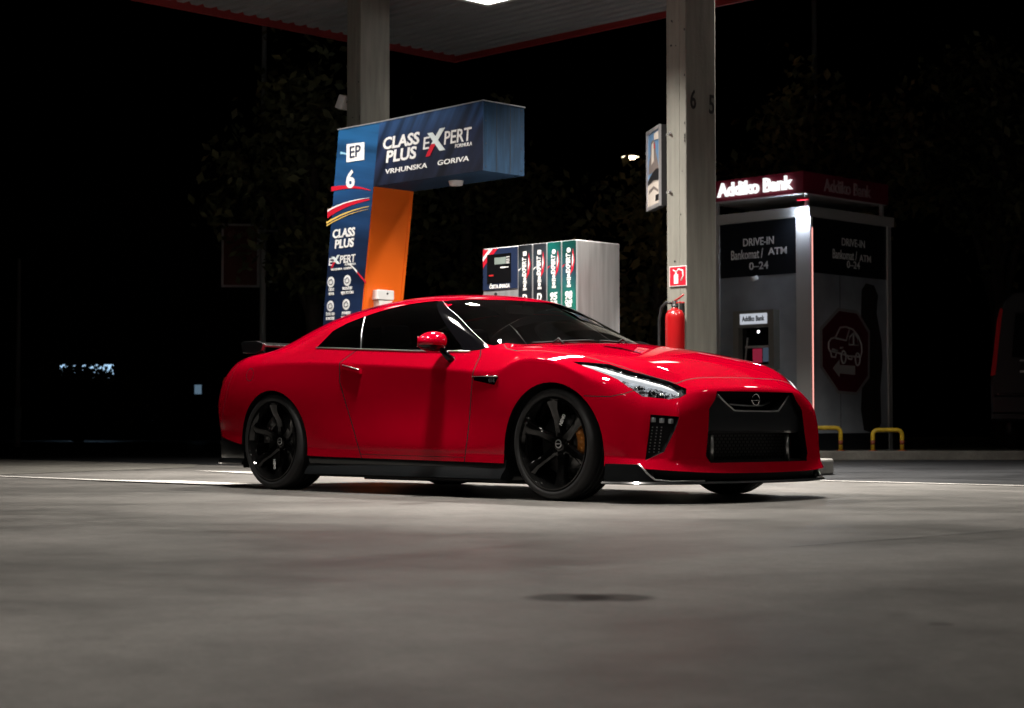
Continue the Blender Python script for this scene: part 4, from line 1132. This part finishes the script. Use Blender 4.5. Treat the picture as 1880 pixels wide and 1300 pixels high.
# chrome lines
def chrome_line(name, xz, side, r, off, mat):
    pts = []
    for x, z in xz:
        p, n = on_body(x=x, z=z, side=side)
        if p: pts.append(p + n*off)
    b_ = new(); add_tube(b_, pts, r, 6); link(name, b_, M[mat], body)
for s in (-1, 1):
    chrome_line('window_trim', [(-2.357,1.001),(-2.1,.989),(-1.877,.977),(-1.6,.963),(-1.337,.949),(-1.05,.938),(-.80,.931)], s, .0055, .004, 'silver')
    chrome_line('screen_trim', ws_line[:1] + [(-1.22,1.238),(-1.088,1.179),(-.97,1.116),(-.859,1.056),(-.75,1.0),(-.657,.953)], s, .0022, .002, 'silver')
    chrome_line('pillar_trim', [(-1.995,1.205),(-1.935,1.09),(-1.873,.982)], s, .005, .003, 'silver')
    chrome_line('vent_trim', [(-.692,.768),(-.57,.7665),(-.447,.763)], s, .006, .005, 'chrome')
bm2 = new()
add_text(bm2, 'GT-R', .032, plane_M((-.525, -.908, .738), (1,0,0), (0,0,1)), bold=.03, width=.055)
link('vent_lettering', bm2, M['silver'], body)
# door handles
for s, d in ((-1, doors[0]), (1, doors[1])):
    bm2 = new()
    p, n = on_body(x=-1.90, z=.842, side=s)
    a = Vector((.98, 0, -.19))
    def bar(l0, l1, h, out, mi):
        c0 = p + a*l0; c1 = p + a*l1; o = Vector((0, s, 0))
        q = [c0+Vector((0,0,-h)), c1+Vector((0,0,-h)), c1+Vector((0,0,h)), c0+Vector((0,0,h))]
        v = [bm2.verts.new(k - o*.01) for k in q] + [bm2.verts.new(k + o*out) for k in q]
        for qd in ((0,1,2,3),(4,5,6,7),(0,1,5,4),(1,2,6,5),(2,3,7,6),(3,0,4,7)): bm2.faces.new([v[i] for i in qd])
    bar(-.108, -.080, .020, .010, 0); bar(-.074, .11, .017, .020, 0)
    bmesh.ops.recalc_face_normals(bm2, faces=bm2.faces)
    bmesh.ops.bevel(bm2, geom=list(bm2.edges), offset=.003, segments=2, affect='EDGES')
    hd = link('handle', bm2, M['paint_red'], d, smooth=40)
    bm2 = new(); add_tube(bm2, [p + a*-.075 + Vector((0, s*.018, .014)), p + a*.105 + Vector((0, s*.018, .014))], .004, 6); link('handle_glint', bm2, M['silver'], hd)  # silver strip added as the bright glint along the red handle

# headlights: clear lens on the body line, chrome bowl, black rim, projector and white light guide behind it
rnd = random.Random(3)
for s in (-1, 1):
    for f in bm.faces:
        if f[TAG] in (HL, 60) and f.calc_center_median().y*s > 0: f[TAG] = 61
    lens = take({61}, 'headlight', [M['lens']], car)
    b2 = lips(61, lambda co: Vector((-.35, -.75*s, -.55)).normalized(), .06, None, None)
    link('bezel', b2, M['trim'], lens)
    b2 = new(); vm = {}
    for f in bm.faces:
        if f[TAG] == 61:
            q = []
            for v in f.verts:
                if v not in vm:
                    vm[v] = b2.verts.new(v.co - v.normal*(.030 + .010*sin(v.co.x*95)*sin(v.co.z*120+v.co.x*40)) )
                q.append(vm[v])
            b2.faces.new(q)
    lc = material('lamp_chrome', (.90,.91,.92), .16, metal=.75)
    nt = lc.node_tree; vo = nt.nodes.new("ShaderNodeTexVoronoi"); vo.inputs["Scale"].default_value = 38; tco = nt.nodes.new("ShaderNodeTexCoord")
    nt.links.new(tco.outputs["Object"], vo.inputs["Vector"]); bpn = nt.nodes.new("ShaderNodeBump"); bpn.inputs["Strength"].default_value = .9; bpn.inputs["Distance"].default_value = .012
    nt.links.new(vo.outputs["Distance"], bpn.inputs["Height"]); nt.links.new(bpn.outputs[0], nt.nodes["Principled BSDF"].inputs["Normal"])
    link('reflector', b2, lc, lens)
    # the white guide sweeping down the inner upper edge
    b2 = new(); pts = []
    for x, z in ((.22,.822),(.32,.800),(.42,.768),(.52,.735),(.60,.708),(.67,.684),(.72,.664),(.755,.645)):
        p, n = on_body(x=x, z=z, side=s)
        if p: pts.append(p - n*.012)
    add_tube(b2, pts, [.008,.014,.018,.019,.018,.016,.013,.010], 8); link('light_guide', b2, material('light_guide', (.85,.87,.9), .15, coat=1, emit=(.92,.96,1), estr=.55), lens)  # faint emission added to brighten the guide itself
    b2 = new()
    for x, z, r in ((.70,.638,.030),(.655,.662,.026),(.60,.688,.020)):
        p, n = on_body(x=x, z=z, side=s)
        c = p - n*.030
        ax = Vector((.8, s*.55, .1)).normalized()
        add_tube(b2, [c-ax*.03, c, c+ax*.006], [r*1.1, r*1.1, r*.9], 16)
    link('projector', b2, M['trim'], lens)
    b2 = new()
    for x, z, r in ((.70,.638,.022),(.655,.662,.019),(.60,.688,.014),(.50,.742,.014),(.44,.760,.012),(.36,.79,.012)):
        p, n = on_body(x=x, z=z, side=s); c = p - n*.020
        bmesh.ops.create_uvsphere(b2, u_segments=14, v_segments=8, radius=r, matrix=Matrix.Translation(c))
    for f in b2.faces: f.smooth = True
    link('projector_lens', b2, M['chrome'], lens)
    for f in bm.faces:
        if f[TAG] == 61: f[TAG] = 62

# grille: dark tunnel, mesh, bar with the V, badge
b2 = new()
add_prism(b2, [(y*1.0, z) for y, z in gr], 'x', .60, .74); grill = link('grille', b2, M['mesh'], car)
b2 = new()
for k in range(24):
    for j in range(9):
        y = -.44 + .0385*k + (.019 if j % 2 else 0); z = .255 + .02*j
        if abs(y) < .455: add_box(b2, (.742,y-.015,z-.006), (.748,y+.015,z+.006))
link('mesh_cell', b2, M['black'], grill)['kind'] = 'stuff'
b2 = new()
def front_x(y, base): return base - .30*y*y
def bent(b, prof, ys, mi=0):
    """profile (x offset, z) swept across the car along the bumper's bow; prof(y) gives the loop"""
    rings = []
    for y in ys: rings.append([b.verts.new((front_x(y, .872)+dx, y, z)) for dx, z in prof(y)])
    for r, q in zip(rings, rings[1:]):
        n = len(r)
        for k in range(n): b.faces.new((r[k], r[(k+1) % n], q[(k+1) % n], q[k])).material_index = mi
    b.faces.new(rings[0]); b.faces.new(list(reversed(rings[-1])))
def vtop(y):
    a = abs(y)     # upper edge of the bar: low in the middle, climbing along the V to the grille's upper corners
    return .540 if a < .21 else min(.640, .540 + (a-.21)*.66) if a < .36 else .640
ys = [-.475+.95*k/40 for k in range(41)]
def clampz(y): return min(vtop(y), .655 - max(0, abs(y)-.375)*1.15)
bent(b2, lambda y: [(-.10,.415),(-.004,.412),(.010,.425),(.012,.500),(.004,min(.535,clampz(y)-.004)),(-.012,clampz(y)),(-.10,clampz(y))], ys)
bmesh.ops.recalc_face_normals(b2, faces=b2.faces)
link('grille_bar', b2, M['graphite'], grill, smooth=28)
b2 = new()
pts = [(front_x(y, .872)-.006, y, z) for y, z in ((-.352,.642),(-.285,.592),(-.215,.546),(-.12,.543),(0,.543),(.12,.543),(.215,.546),(.285,.592),(.352,.642))]
add_tube(b2, pts, .006, 6)
add_tube(b2, [(.80,-.20,.585),(.815,-.10,.578),(.82,0,.576),(.815,.10,.578),(.80,.20,.60)], .006, 6)
for y in (-.37,.37): add_tube(b2, [(.80,y,.24),(.80,y,.40)], .014, 6)
link('grille_trim', b2, M['silver'], grill)
b2 = new()
ring = [(.845, .036*cos(2*pi*k/24), .615+.034*sin(2*pi*k/24)) for k in range(24)]
add_tube(b2, ring, .006, 6, True); add_box(b2, (.838,-.044,.608), (.850,.044,.622), 0, .002)
link('badge', b2, M['chrome'], grill)
# daytime light and mesh dots in the bumper ducts, parking sensors, tow cover
for s in (-1, 1):
    b2 = new()
    pts = []
    for k in range(2):
        pass
    for y, z in ((.775,.488),(.74,.484),(.705,.480)):
        p, n = on_body(y=y*s, z=z)
        add_box(b2, (p.x-.030,p.y-.012,p.z-.014), (p.x-.006,p.y+.012,p.z+.014), 0, .003)
    link('day_light', b2, material('day_light', (.55,.57,.6), .15, metal=.6), body)
    b2 = new()
    for r in range(9):
        for c in range(3):
            z = .445-.018*r; y = .775-.018*c + .006*r*.4
            p, n = on_body(y=y*s, z=z)
            if p: add_box(b2, (p.x-.032,p.y-.003,z-.004), (p.x-.026,p.y+.003,z+.004))
    link('duct_mesh', b2, M['silver'], body)
    b2 = new()
    for y, z in ((.595,.555),(.40,.50)):
        p, n = on_body(y=y*s, z=z)
        if p and y > .5: add_tube(b2, [p - n*.01, p + n*.0015], .012, 14)
    link('parking_sensor', b2, M['paint_red'], body)

# splitter, side plates, skirts, rear valance
def strip(stations, profile, name, mat, parent, smooth=35):
    """profile [(outward, z)] carried along plan stations (x, y, outward x, outward y)"""
    b = new(); rings = []
    for (x, y, ox_, oy_), pf in zip(stations, profile):
        rings.append([b.verts.new((x+ox_*o, y+oy_*o, z)) for o, z in pf])
    for r, q in zip(rings, rings[1:]):
        n = len(r)
        for k in range(n): b.faces.new((r[k], r[(k+1) % n], q[(k+1) % n], q[k]))
    b.faces.new(rings[0]); b.faces.new(list(reversed(rings[-1])))
    bmesh.ops.recalc_face_normals(b, faces=b.faces)
    return link(name, b, mat, parent, smooth=smooth)
plan = [(.445,.91,0,1),(.56,.895,.1,1),(.66,.862,.5,.87),(.72,.80,.72,.7),(.80,.70,.8,.6),(.87,.56,.9,.43),(.92,.38,.97,.25),(.942,.19,1,.1),(.948,0,1,0)]
full = [(x, -y, ox_, -oy_) for x, y, ox_, oy_ in plan] + [p for p in plan[::-1]][1:]
strip(full, [[(-.30,.118),(.035,.112),(.045,.118),(.035,.128),(-.30,.150)]]*len(full), 'splitter', M['carbon'], car)
strip(full, [[(-.10,.135),(-.035,.135),(-.03,.195),(-.10,.195)]]*len(full), 'lip_gap', M['seam'], car)
for s in (-1, 1):
    stn = [(.445,.905*s,0,s),(.52,.90*s,0,s),(.62,.872*s,.3,.95*s),(.668,.850*s,.5,.87*s),(.70,.825*s,.6,.8*s),(.735,.79*s,.7,.7*s)]
    tops = (.236,.236,.234,.232,.175,.135)
    strip(stn, [[(-.03,.11),(.022,.112),(.014,tp-.004),(-.03,tp)] for tp in tops], 'side_plate', M['carbon'], car)
    b2 = new()
    add_tube(b2, [(.662,.866*s,.232),(.70,.838*s,.180),(.735,.806*s,.140),(.80,.735*s,.131),(.90,.555*s,.131)], .0075, 6); link('plate_edge', b2, M['silver'], car)
    stn = [(-2.375,.895*s,0,s)] + [(-2.30+.3*k,.893*s,0,s) for k in range(7)] + [(-.395,.905*s,0,s)]
    n_ = len(stn)
    strip(stn, [[(-.06,.246),(.0,.244),(.004,.228),(-.006+.012*(k/(n_-1)),.195),(.030+.012*(k/(n_-1)),.150),(.042+.012*(k/(n_-1)),.124),(.03,.116),(-.15,.116)] for k in range(n_)], 'side_skirt', M['carbon'], car)
rp = [(-3.13,.895,0,1),(-3.34,.865,-.3,.95),(-3.50,.83,-.5,.85),(-3.59,.77,-.8,.6),(-3.66,.66,-.95,.3),(-3.71,.40,-1,.1),(-3.73,0,-1,0)]
zt = (.318,.355,.378,.39,.395,.395,.395)
fr_ = [(x, -y, a, -b) for x, y, a, b in rp] + [p for p in rp[::-1]][1:]
zz = list(zt) + list(zt[::-1])[1:]
strip(fr_, [[(-.10,q),(.002,q-.002),(.012,q-.05),(.006,.22),(.03,.185),(.028,.172),(-.10,.178)] for q in zz], 'rear_valance', M['carbon'], car)

# rear wing
wing = thing('x', None, None); bpy.data.objects.remove(wing)
WX = .135     # the wing stands this far forward of the tail
b2 = new(); add_prism(b2, [(-3.54+WX,1.086),(-3.52+WX,1.108),(-3.40+WX,1.106),(-3.29+WX,1.082),(-3.29+WX,1.066),(-3.42+WX,1.070),(-3.54+WX,1.076)], 'y', -.70, .70, 0, .003)
wing = link('rear_wing', b2, M['carbon'], car); wing.location.z = -.028
for s in (-1, 1):
    b2 = new(); add_prism(b2, [(-3.555+WX,1.100),(-3.52+WX,1.114),(-3.36+WX,1.112),(-3.28+WX,1.09),(-3.30+WX,1.040),(-3.37+WX,1.018),(-3.53+WX,1.028)], 'y', .70*s, .728*s, 0, .003); link('end_plate', b2, M['carbon'], wing)
    b2 = new(); add_prism(b2, [(-3.47+WX,.96),(-3.30+WX,.98),(-3.34+WX,1.072),(-3.46+WX,1.075)], 'y', .44*s, .475*s, 0, .003); link('stand', b2, M['carbon'], wing)
tail_m = material('tail_lamp', (.35,.01,.01), .15, coat=1)
for y in (-.62,-.42,.42,.62):
    b2 = new(); add_lathe(b2, [(0,-3.70),(.075,-3.70),(.085,-3.66)], 'x', (0,y,.77), 24); link('tail_light', b2, tail_m, car)

# mirrors
for s, d in ((-1, doors[0]), (1, doors[1])):
    b2 = new()
    bmesh.ops.create_uvsphere(b2, u_segments=32, v_segments=20, radius=1)
    for v in b2.verts:
        x, y, z = v.co
        k = 1 - .28*max(0, x)**2
        sx = .085 if x > 0 else .050
        sq = lambda t: (abs(t)**.86)*(1 if t > 0 else -1)
        v.co = Vector((-.985 + sq(x)*sx*1.15 - .03*y, s*(1.0 - .135*sq(y)*k), .994 + .068*sq(z)*(1-.25*max(0,-y)) + .006*y))
    for f in b2.faces:
        f.smooth = True
        zc = f.calc_center_median().z
        f.material_index = 1 if zc < .970 else 0
    mir = link('mirror', b2, [M['paint_red'], M['trim']], car)
    b2 = new(); add_tube(b2, [(-.93, s*.845, .865),(-.945, s*.895, .90),(-.965, s*.94, .955)], [.030,.022,.020], 12); link('stalk', b2, M['trim'], mir)
    b2 = new(); add_box(b2, (-1.034, s*1.0-.085, .960), (-1.026, s*1.0+.085, 1.030), 0, .003); link('mirror_glass', b2, M['chrome'], mir)

# wheels
def make_wheel(x, s, width, yo, hub_in, caliper):
    o = lambda d: s*(yo - d)      # d metres inwards from the tyre's outer face
    b = new()
    R = .345
    # barrel and lip
    def ring(prof): 
        add_lathe(b, [(r, o(d)) for r, d in prof], 'y', (x, 0, R), 56)
    ring([(.284,.018),(.281,.004),(.273,.003),(.268,.020),(.258,.034),(.252,.06),(.245,.11),(.240,width-.02)])
    # six tapering spokes with a recessed spine
    for k in range(6):
        a = pi/6 + k*pi/3 + .12
        u = Vector((cos(a), 0, sin(a))); w = Vector((-sin(a), 0, cos(a)))
        loops = []
        for r, hw, d0, d1 in ((.045,.034,hub_in,.11),(.09,.031,hub_in-.002,.11),(.15,.028,hub_in-.012,.10),(.21,.031,.036,.09),(.262,.046,.026,.07)):
            c = Vector((x, 0, R)) + u*r
            loops.append([b.verts.new(c + w*q + Vector((0, o(dd), 0))) for q, dd in ((-hw,d1),(-hw,d0+.010),(-hw*.55,d0),(hw*.55,d0),(hw,d0+.010),(hw,d1))])
        for p, q in zip(loops, loops[1:]):
            for i in range(6): b.faces.new((p[i], p[(i+1) % 6], q[(i+1) % 6], q[i]))
    add_lathe(b, [(.0,o(hub_in-.006)),(.030,o(hub_in-.006)),(.034,o(hub_in)),(.075,o(hub_in+.004)),(.082,o(hub_in+.02)),(.082,o(.12))], 'y', (x,0,R), 32)
    for k in range(5):
        a = 2*pi*k/5 + .3
        add_lathe(b, [(0,o(hub_in-.008)),(.009,o(hub_in-.008)),(.011,o(hub_in+.01))], 'y', (x+.056*cos(a),0,R+.056*sin(a)), 8)
    bmesh.ops.recalc_face_normals(b, faces=b.faces)
    wh = link('wheel', b, M['rim'], car, smooth=32)
    b = new(); add_lathe(b, [(.019,o(hub_in-.0075)),(.026,o(hub_in-.0085)),(.027,o(hub_in-.006))], 'y', (x,0,R), 24); add_box(b, (x-.02,min(o(hub_in-.008),o(hub_in-.005)),R-.004), (x+.02,max(o(hub_in-.008),o(hub_in-.005)),R+.004)); link('hub_badge', b, M['silver'], wh)
    b = new()
    prof = [(.276,.030),(.284,.012),(.292,.004),(.305,.0),(.318,.003),(.330,.012),(.338,.026),(.343,.045)]
    for q in range(4):
        d0 = .05 + q*(width-.10)/4; d1 = d0 + (width-.10)/4 - .012
        prof += [(.345,d0),(.345,d1),(.338,d1+.002),(.338,d1+.010)]
    prof += [(.345,width-.045),(.330,width-.012),(.305,width),(.276,width-.03)]
    add_lathe(b, [(r, o(d)) for r, d in prof], 'y', (x,0,R), 72)
    bmesh.ops.recalc_face_normals(b, faces=b.faces)
    link('tyre', b, M['tyre'], wh, smooth=40)
    if s < 0:
        a = radians(62) if caliper == 'front' else radians(-85)
        u = Vector((cos(a),0,sin(a))); up = Vector((sin(a),0,-cos(a)))
        if u.dot(Vector((1,0,0))) < 0 and False: u = -u
        b = new(); c = Vector((x,0,R)) + u*.165 + Vector((0,o(.018),0))
        right = u; upv = Vector((-sin(a),0,cos(a)))
        add_text(b, 'NISMO', .032, plane_M(c, right, upv), bold=.02, width=.07); link('spoke_lettering', b, M['white'], wh)
    b = new(); add_lathe(b, [(.10,o(.118)),(.19,o(.118)),(.19,o(.145)),(.10,o(.145))], 'y', (x,0,R), 48)
    add_lathe(b, [(.0,o(.112)),(.10,o(.112)),(.10,o(.15)),(0,o(.15))], 'y', (x,0,R), 32)
    bmesh.ops.recalc_face_normals(b, faces=b.faces); link('brake_disc', b, M['disc'], wh)
    b = new(); ca = radians(8) if caliper == 'front' else radians(150)
    pts = []
    for k in range(9):
        a = ca + radians(-34 + 8.5*k); pts.append((.205*cos(a), .205*sin(a)))
    inn = []
    for k in range(9):
        a = ca + radians(34 - 8.5*k); inn.append((.135*cos(a), .135*sin(a)))
    add_prism(b, [(x+p, R+q) for p, q in pts+inn], 'y', min(o(.085),o(.165)), max(o(.085),o(.165)), 0, .008)
    for da in (-20, 0, 20):
        a = ca + radians(da); add_lathe(b, [(0,o(.078)),(.020,o(.078)),(.024,o(.09))], 'y', (x+.17*cos(a),0,R+.17*sin(a)), 12)
    link('brake_caliper', b, M['caliper'] if caliper == 'front' else M['disc'], wh)
    return wh
for s in (-1, 1):
    make_wheel(.012, s, .255, .925, .068, 'front')
    make_wheel(-2.762, s, .285, .935, .082, 'rear')

# wheel housings, floor and cabin
for x, r in ((.015,.43),(-2.762,.40)):
    for s in (-1, 1):
        b2 = new()
        n = 24; rings = []
        for k in range(n+1):
            a = pi*k/n
            rings.append([b2.verts.new((x+r*cos(a), s*y, .30+r*sin(a))) for y in (.885,.56)])
        for p, q in zip(rings, rings[1:]): b2.faces.new((p[0], q[0], q[1], p[1]))
        b2.faces.new([p[1] for p in rings])
        for k in (0, n):
            p = rings[k]; b2.faces.new((p[0], p[1], b2.verts.new((p[1].co.x,p[1].co.y,.15)), b2.verts.new((p[0].co.x,p[0].co.y,.15))))
        bmesh.ops.recalc_face_normals(b2, faces=b2.faces)
        link('wheel_housing', b2, M['cabin'], car)
b2 = new()
add_box(b2, (-2.33,-.86,.105), (-.45,.86,.25)); add_box(b2, (-3.60,-.54,.19), (-2.332,.54,.30)); add_box(b2, (-.448,-.54,.13), (.80,.54,.25)); add_box(b2, (.46,-.80,.13), (.70,-.541,.22)); add_box(b2, (.46,.541,.13), (.70,.80,.22))
add_box(b2, (-3.58,-.66,.301), (-3.20,.66,.40))
add_box(b2, (-2.25,-.50,.078), (-.50,.50,.104))  # extra low box added to hide lit ground, keeping the underside dark
link('underbody', b2, M['cabin'], car)
b2 = new()
add_prism(b2, [(-.52,.90),(-.45,.955),(-.62,.965),(-.95,.90),(-1.05,.78),(-1.0,.60),(-.6,.55)], 'y', -.74, .74, 0, .02)
cab = link('dashboard', b2, M['cabin'], car)
b2 = new(); add_prism(b2, [(-.97,.888),(-.80,.962),(-.72,.968),(-.80,.90)], 'y', .20, .56, 0, .012); link('instrument_hood', b2, M['cabin'], cab)
b2 = new()
c = Vector((-1.08,.38,.86)); ax = Vector((-.92,0,.38)).normalized(); e1 = Vector((0,1,0)); e2 = ax.cross(e1)
add_tube(b2, [c + e1*(.18*cos(2*pi*k/28)) + e2*(.18*sin(2*pi*k/28)) for k in range(28)], .016, 8, True)
for a in (0, pi, -pi/2): add_tube(b2, [c, c + e1*(.18*cos(a)) + e2*(.18*sin(a))], .014, 6)
add_tube(b2, [c, c-ax*.18], .03, 8); link('steering_wheel', b2, material('wheel_leather', (.09,.09,.095), .45), car)
seat_m = material('seat_leather', (.06,.058,.056), .5)
for y in (-.38, .38):
    b2 = new(); add_prism(b2, [(-1.30,.34),(-1.30,.50),(-1.75,.46),(-1.98,1.02),(-2.10,1.00),(-1.92,.34)], 'y', y-.24, y+.24, 0, .04)
    add_prism(b2, [(-1.98,1.03),(-2.02,1.17),(-2.10,1.17),(-2.09,1.01)], 'y', y-.11, y+.11, 0, .03)
    link('seat', b2, seat_m, car)
b2 = new(); add_box(b2, (-1.20,-.13,1.225), (-1.17,.13,1.285), 0, .012); add_tube(b2, [(-1.17,0,1.26),(-1.12,0,1.32)], .01, 6); link('rear_view_mirror', b2, M['cabin'], car)
b2 = new(); add_box(b2, (-.80,.02,.967), (-.56,.24,.970)); link('dash_paper', b2, material('dash_paper', (.5,.5,.5), .7), cab)
for y0, y1 in ((-.62,-.08),(-.02,.52)):
    b2 = new()
    pts = []
    for k in range(7):
        y = y0 + (y1-y0)*k/6
        h = bvh.ray_cast(Vector((-.47 + .05*(1-abs(y)) - .0*k, y, 3)), Vector((0,0,-1)))
        pts.append(h[0] + h[1]*.012)
    add_tube(b2, pts, .008, 6)
    add_tube(b2, [pts[2]+Vector((0,0,-.005)), pts[2]+Vector((.05,0,.02)), pts[2]+Vector((.09,.02,-.03))], .009, 6)
    link('wiper', b2, M['cabin'], car)
# bonnet ducts and washer jets
for s in (-1, 1):
    b2 = new(); vs = []
    for x, y in ((-.02,.40),(.10,.395),(.30,.43),(.30,.445),(.10,.43),(-.01,.43)):
        p, n = on_body(x=x, y=y*s); vs.append((p, n))
    vv = [b2.verts.new(p + n*.004) for p, n in vs]; lo_ = [b2.verts.new(p - n*.01) for p, n in vs]
    b2.faces.new(vv)
    for k in range(6): b2.faces.new((vv[k], vv[(k+1) % 6], lo_[(k+1) % 6], lo_[k]))
    bmesh.ops.recalc_face_normals(b2, faces=b2.faces); link('bonnet_duct', b2, M['trim'], hood_o)
bm.free()
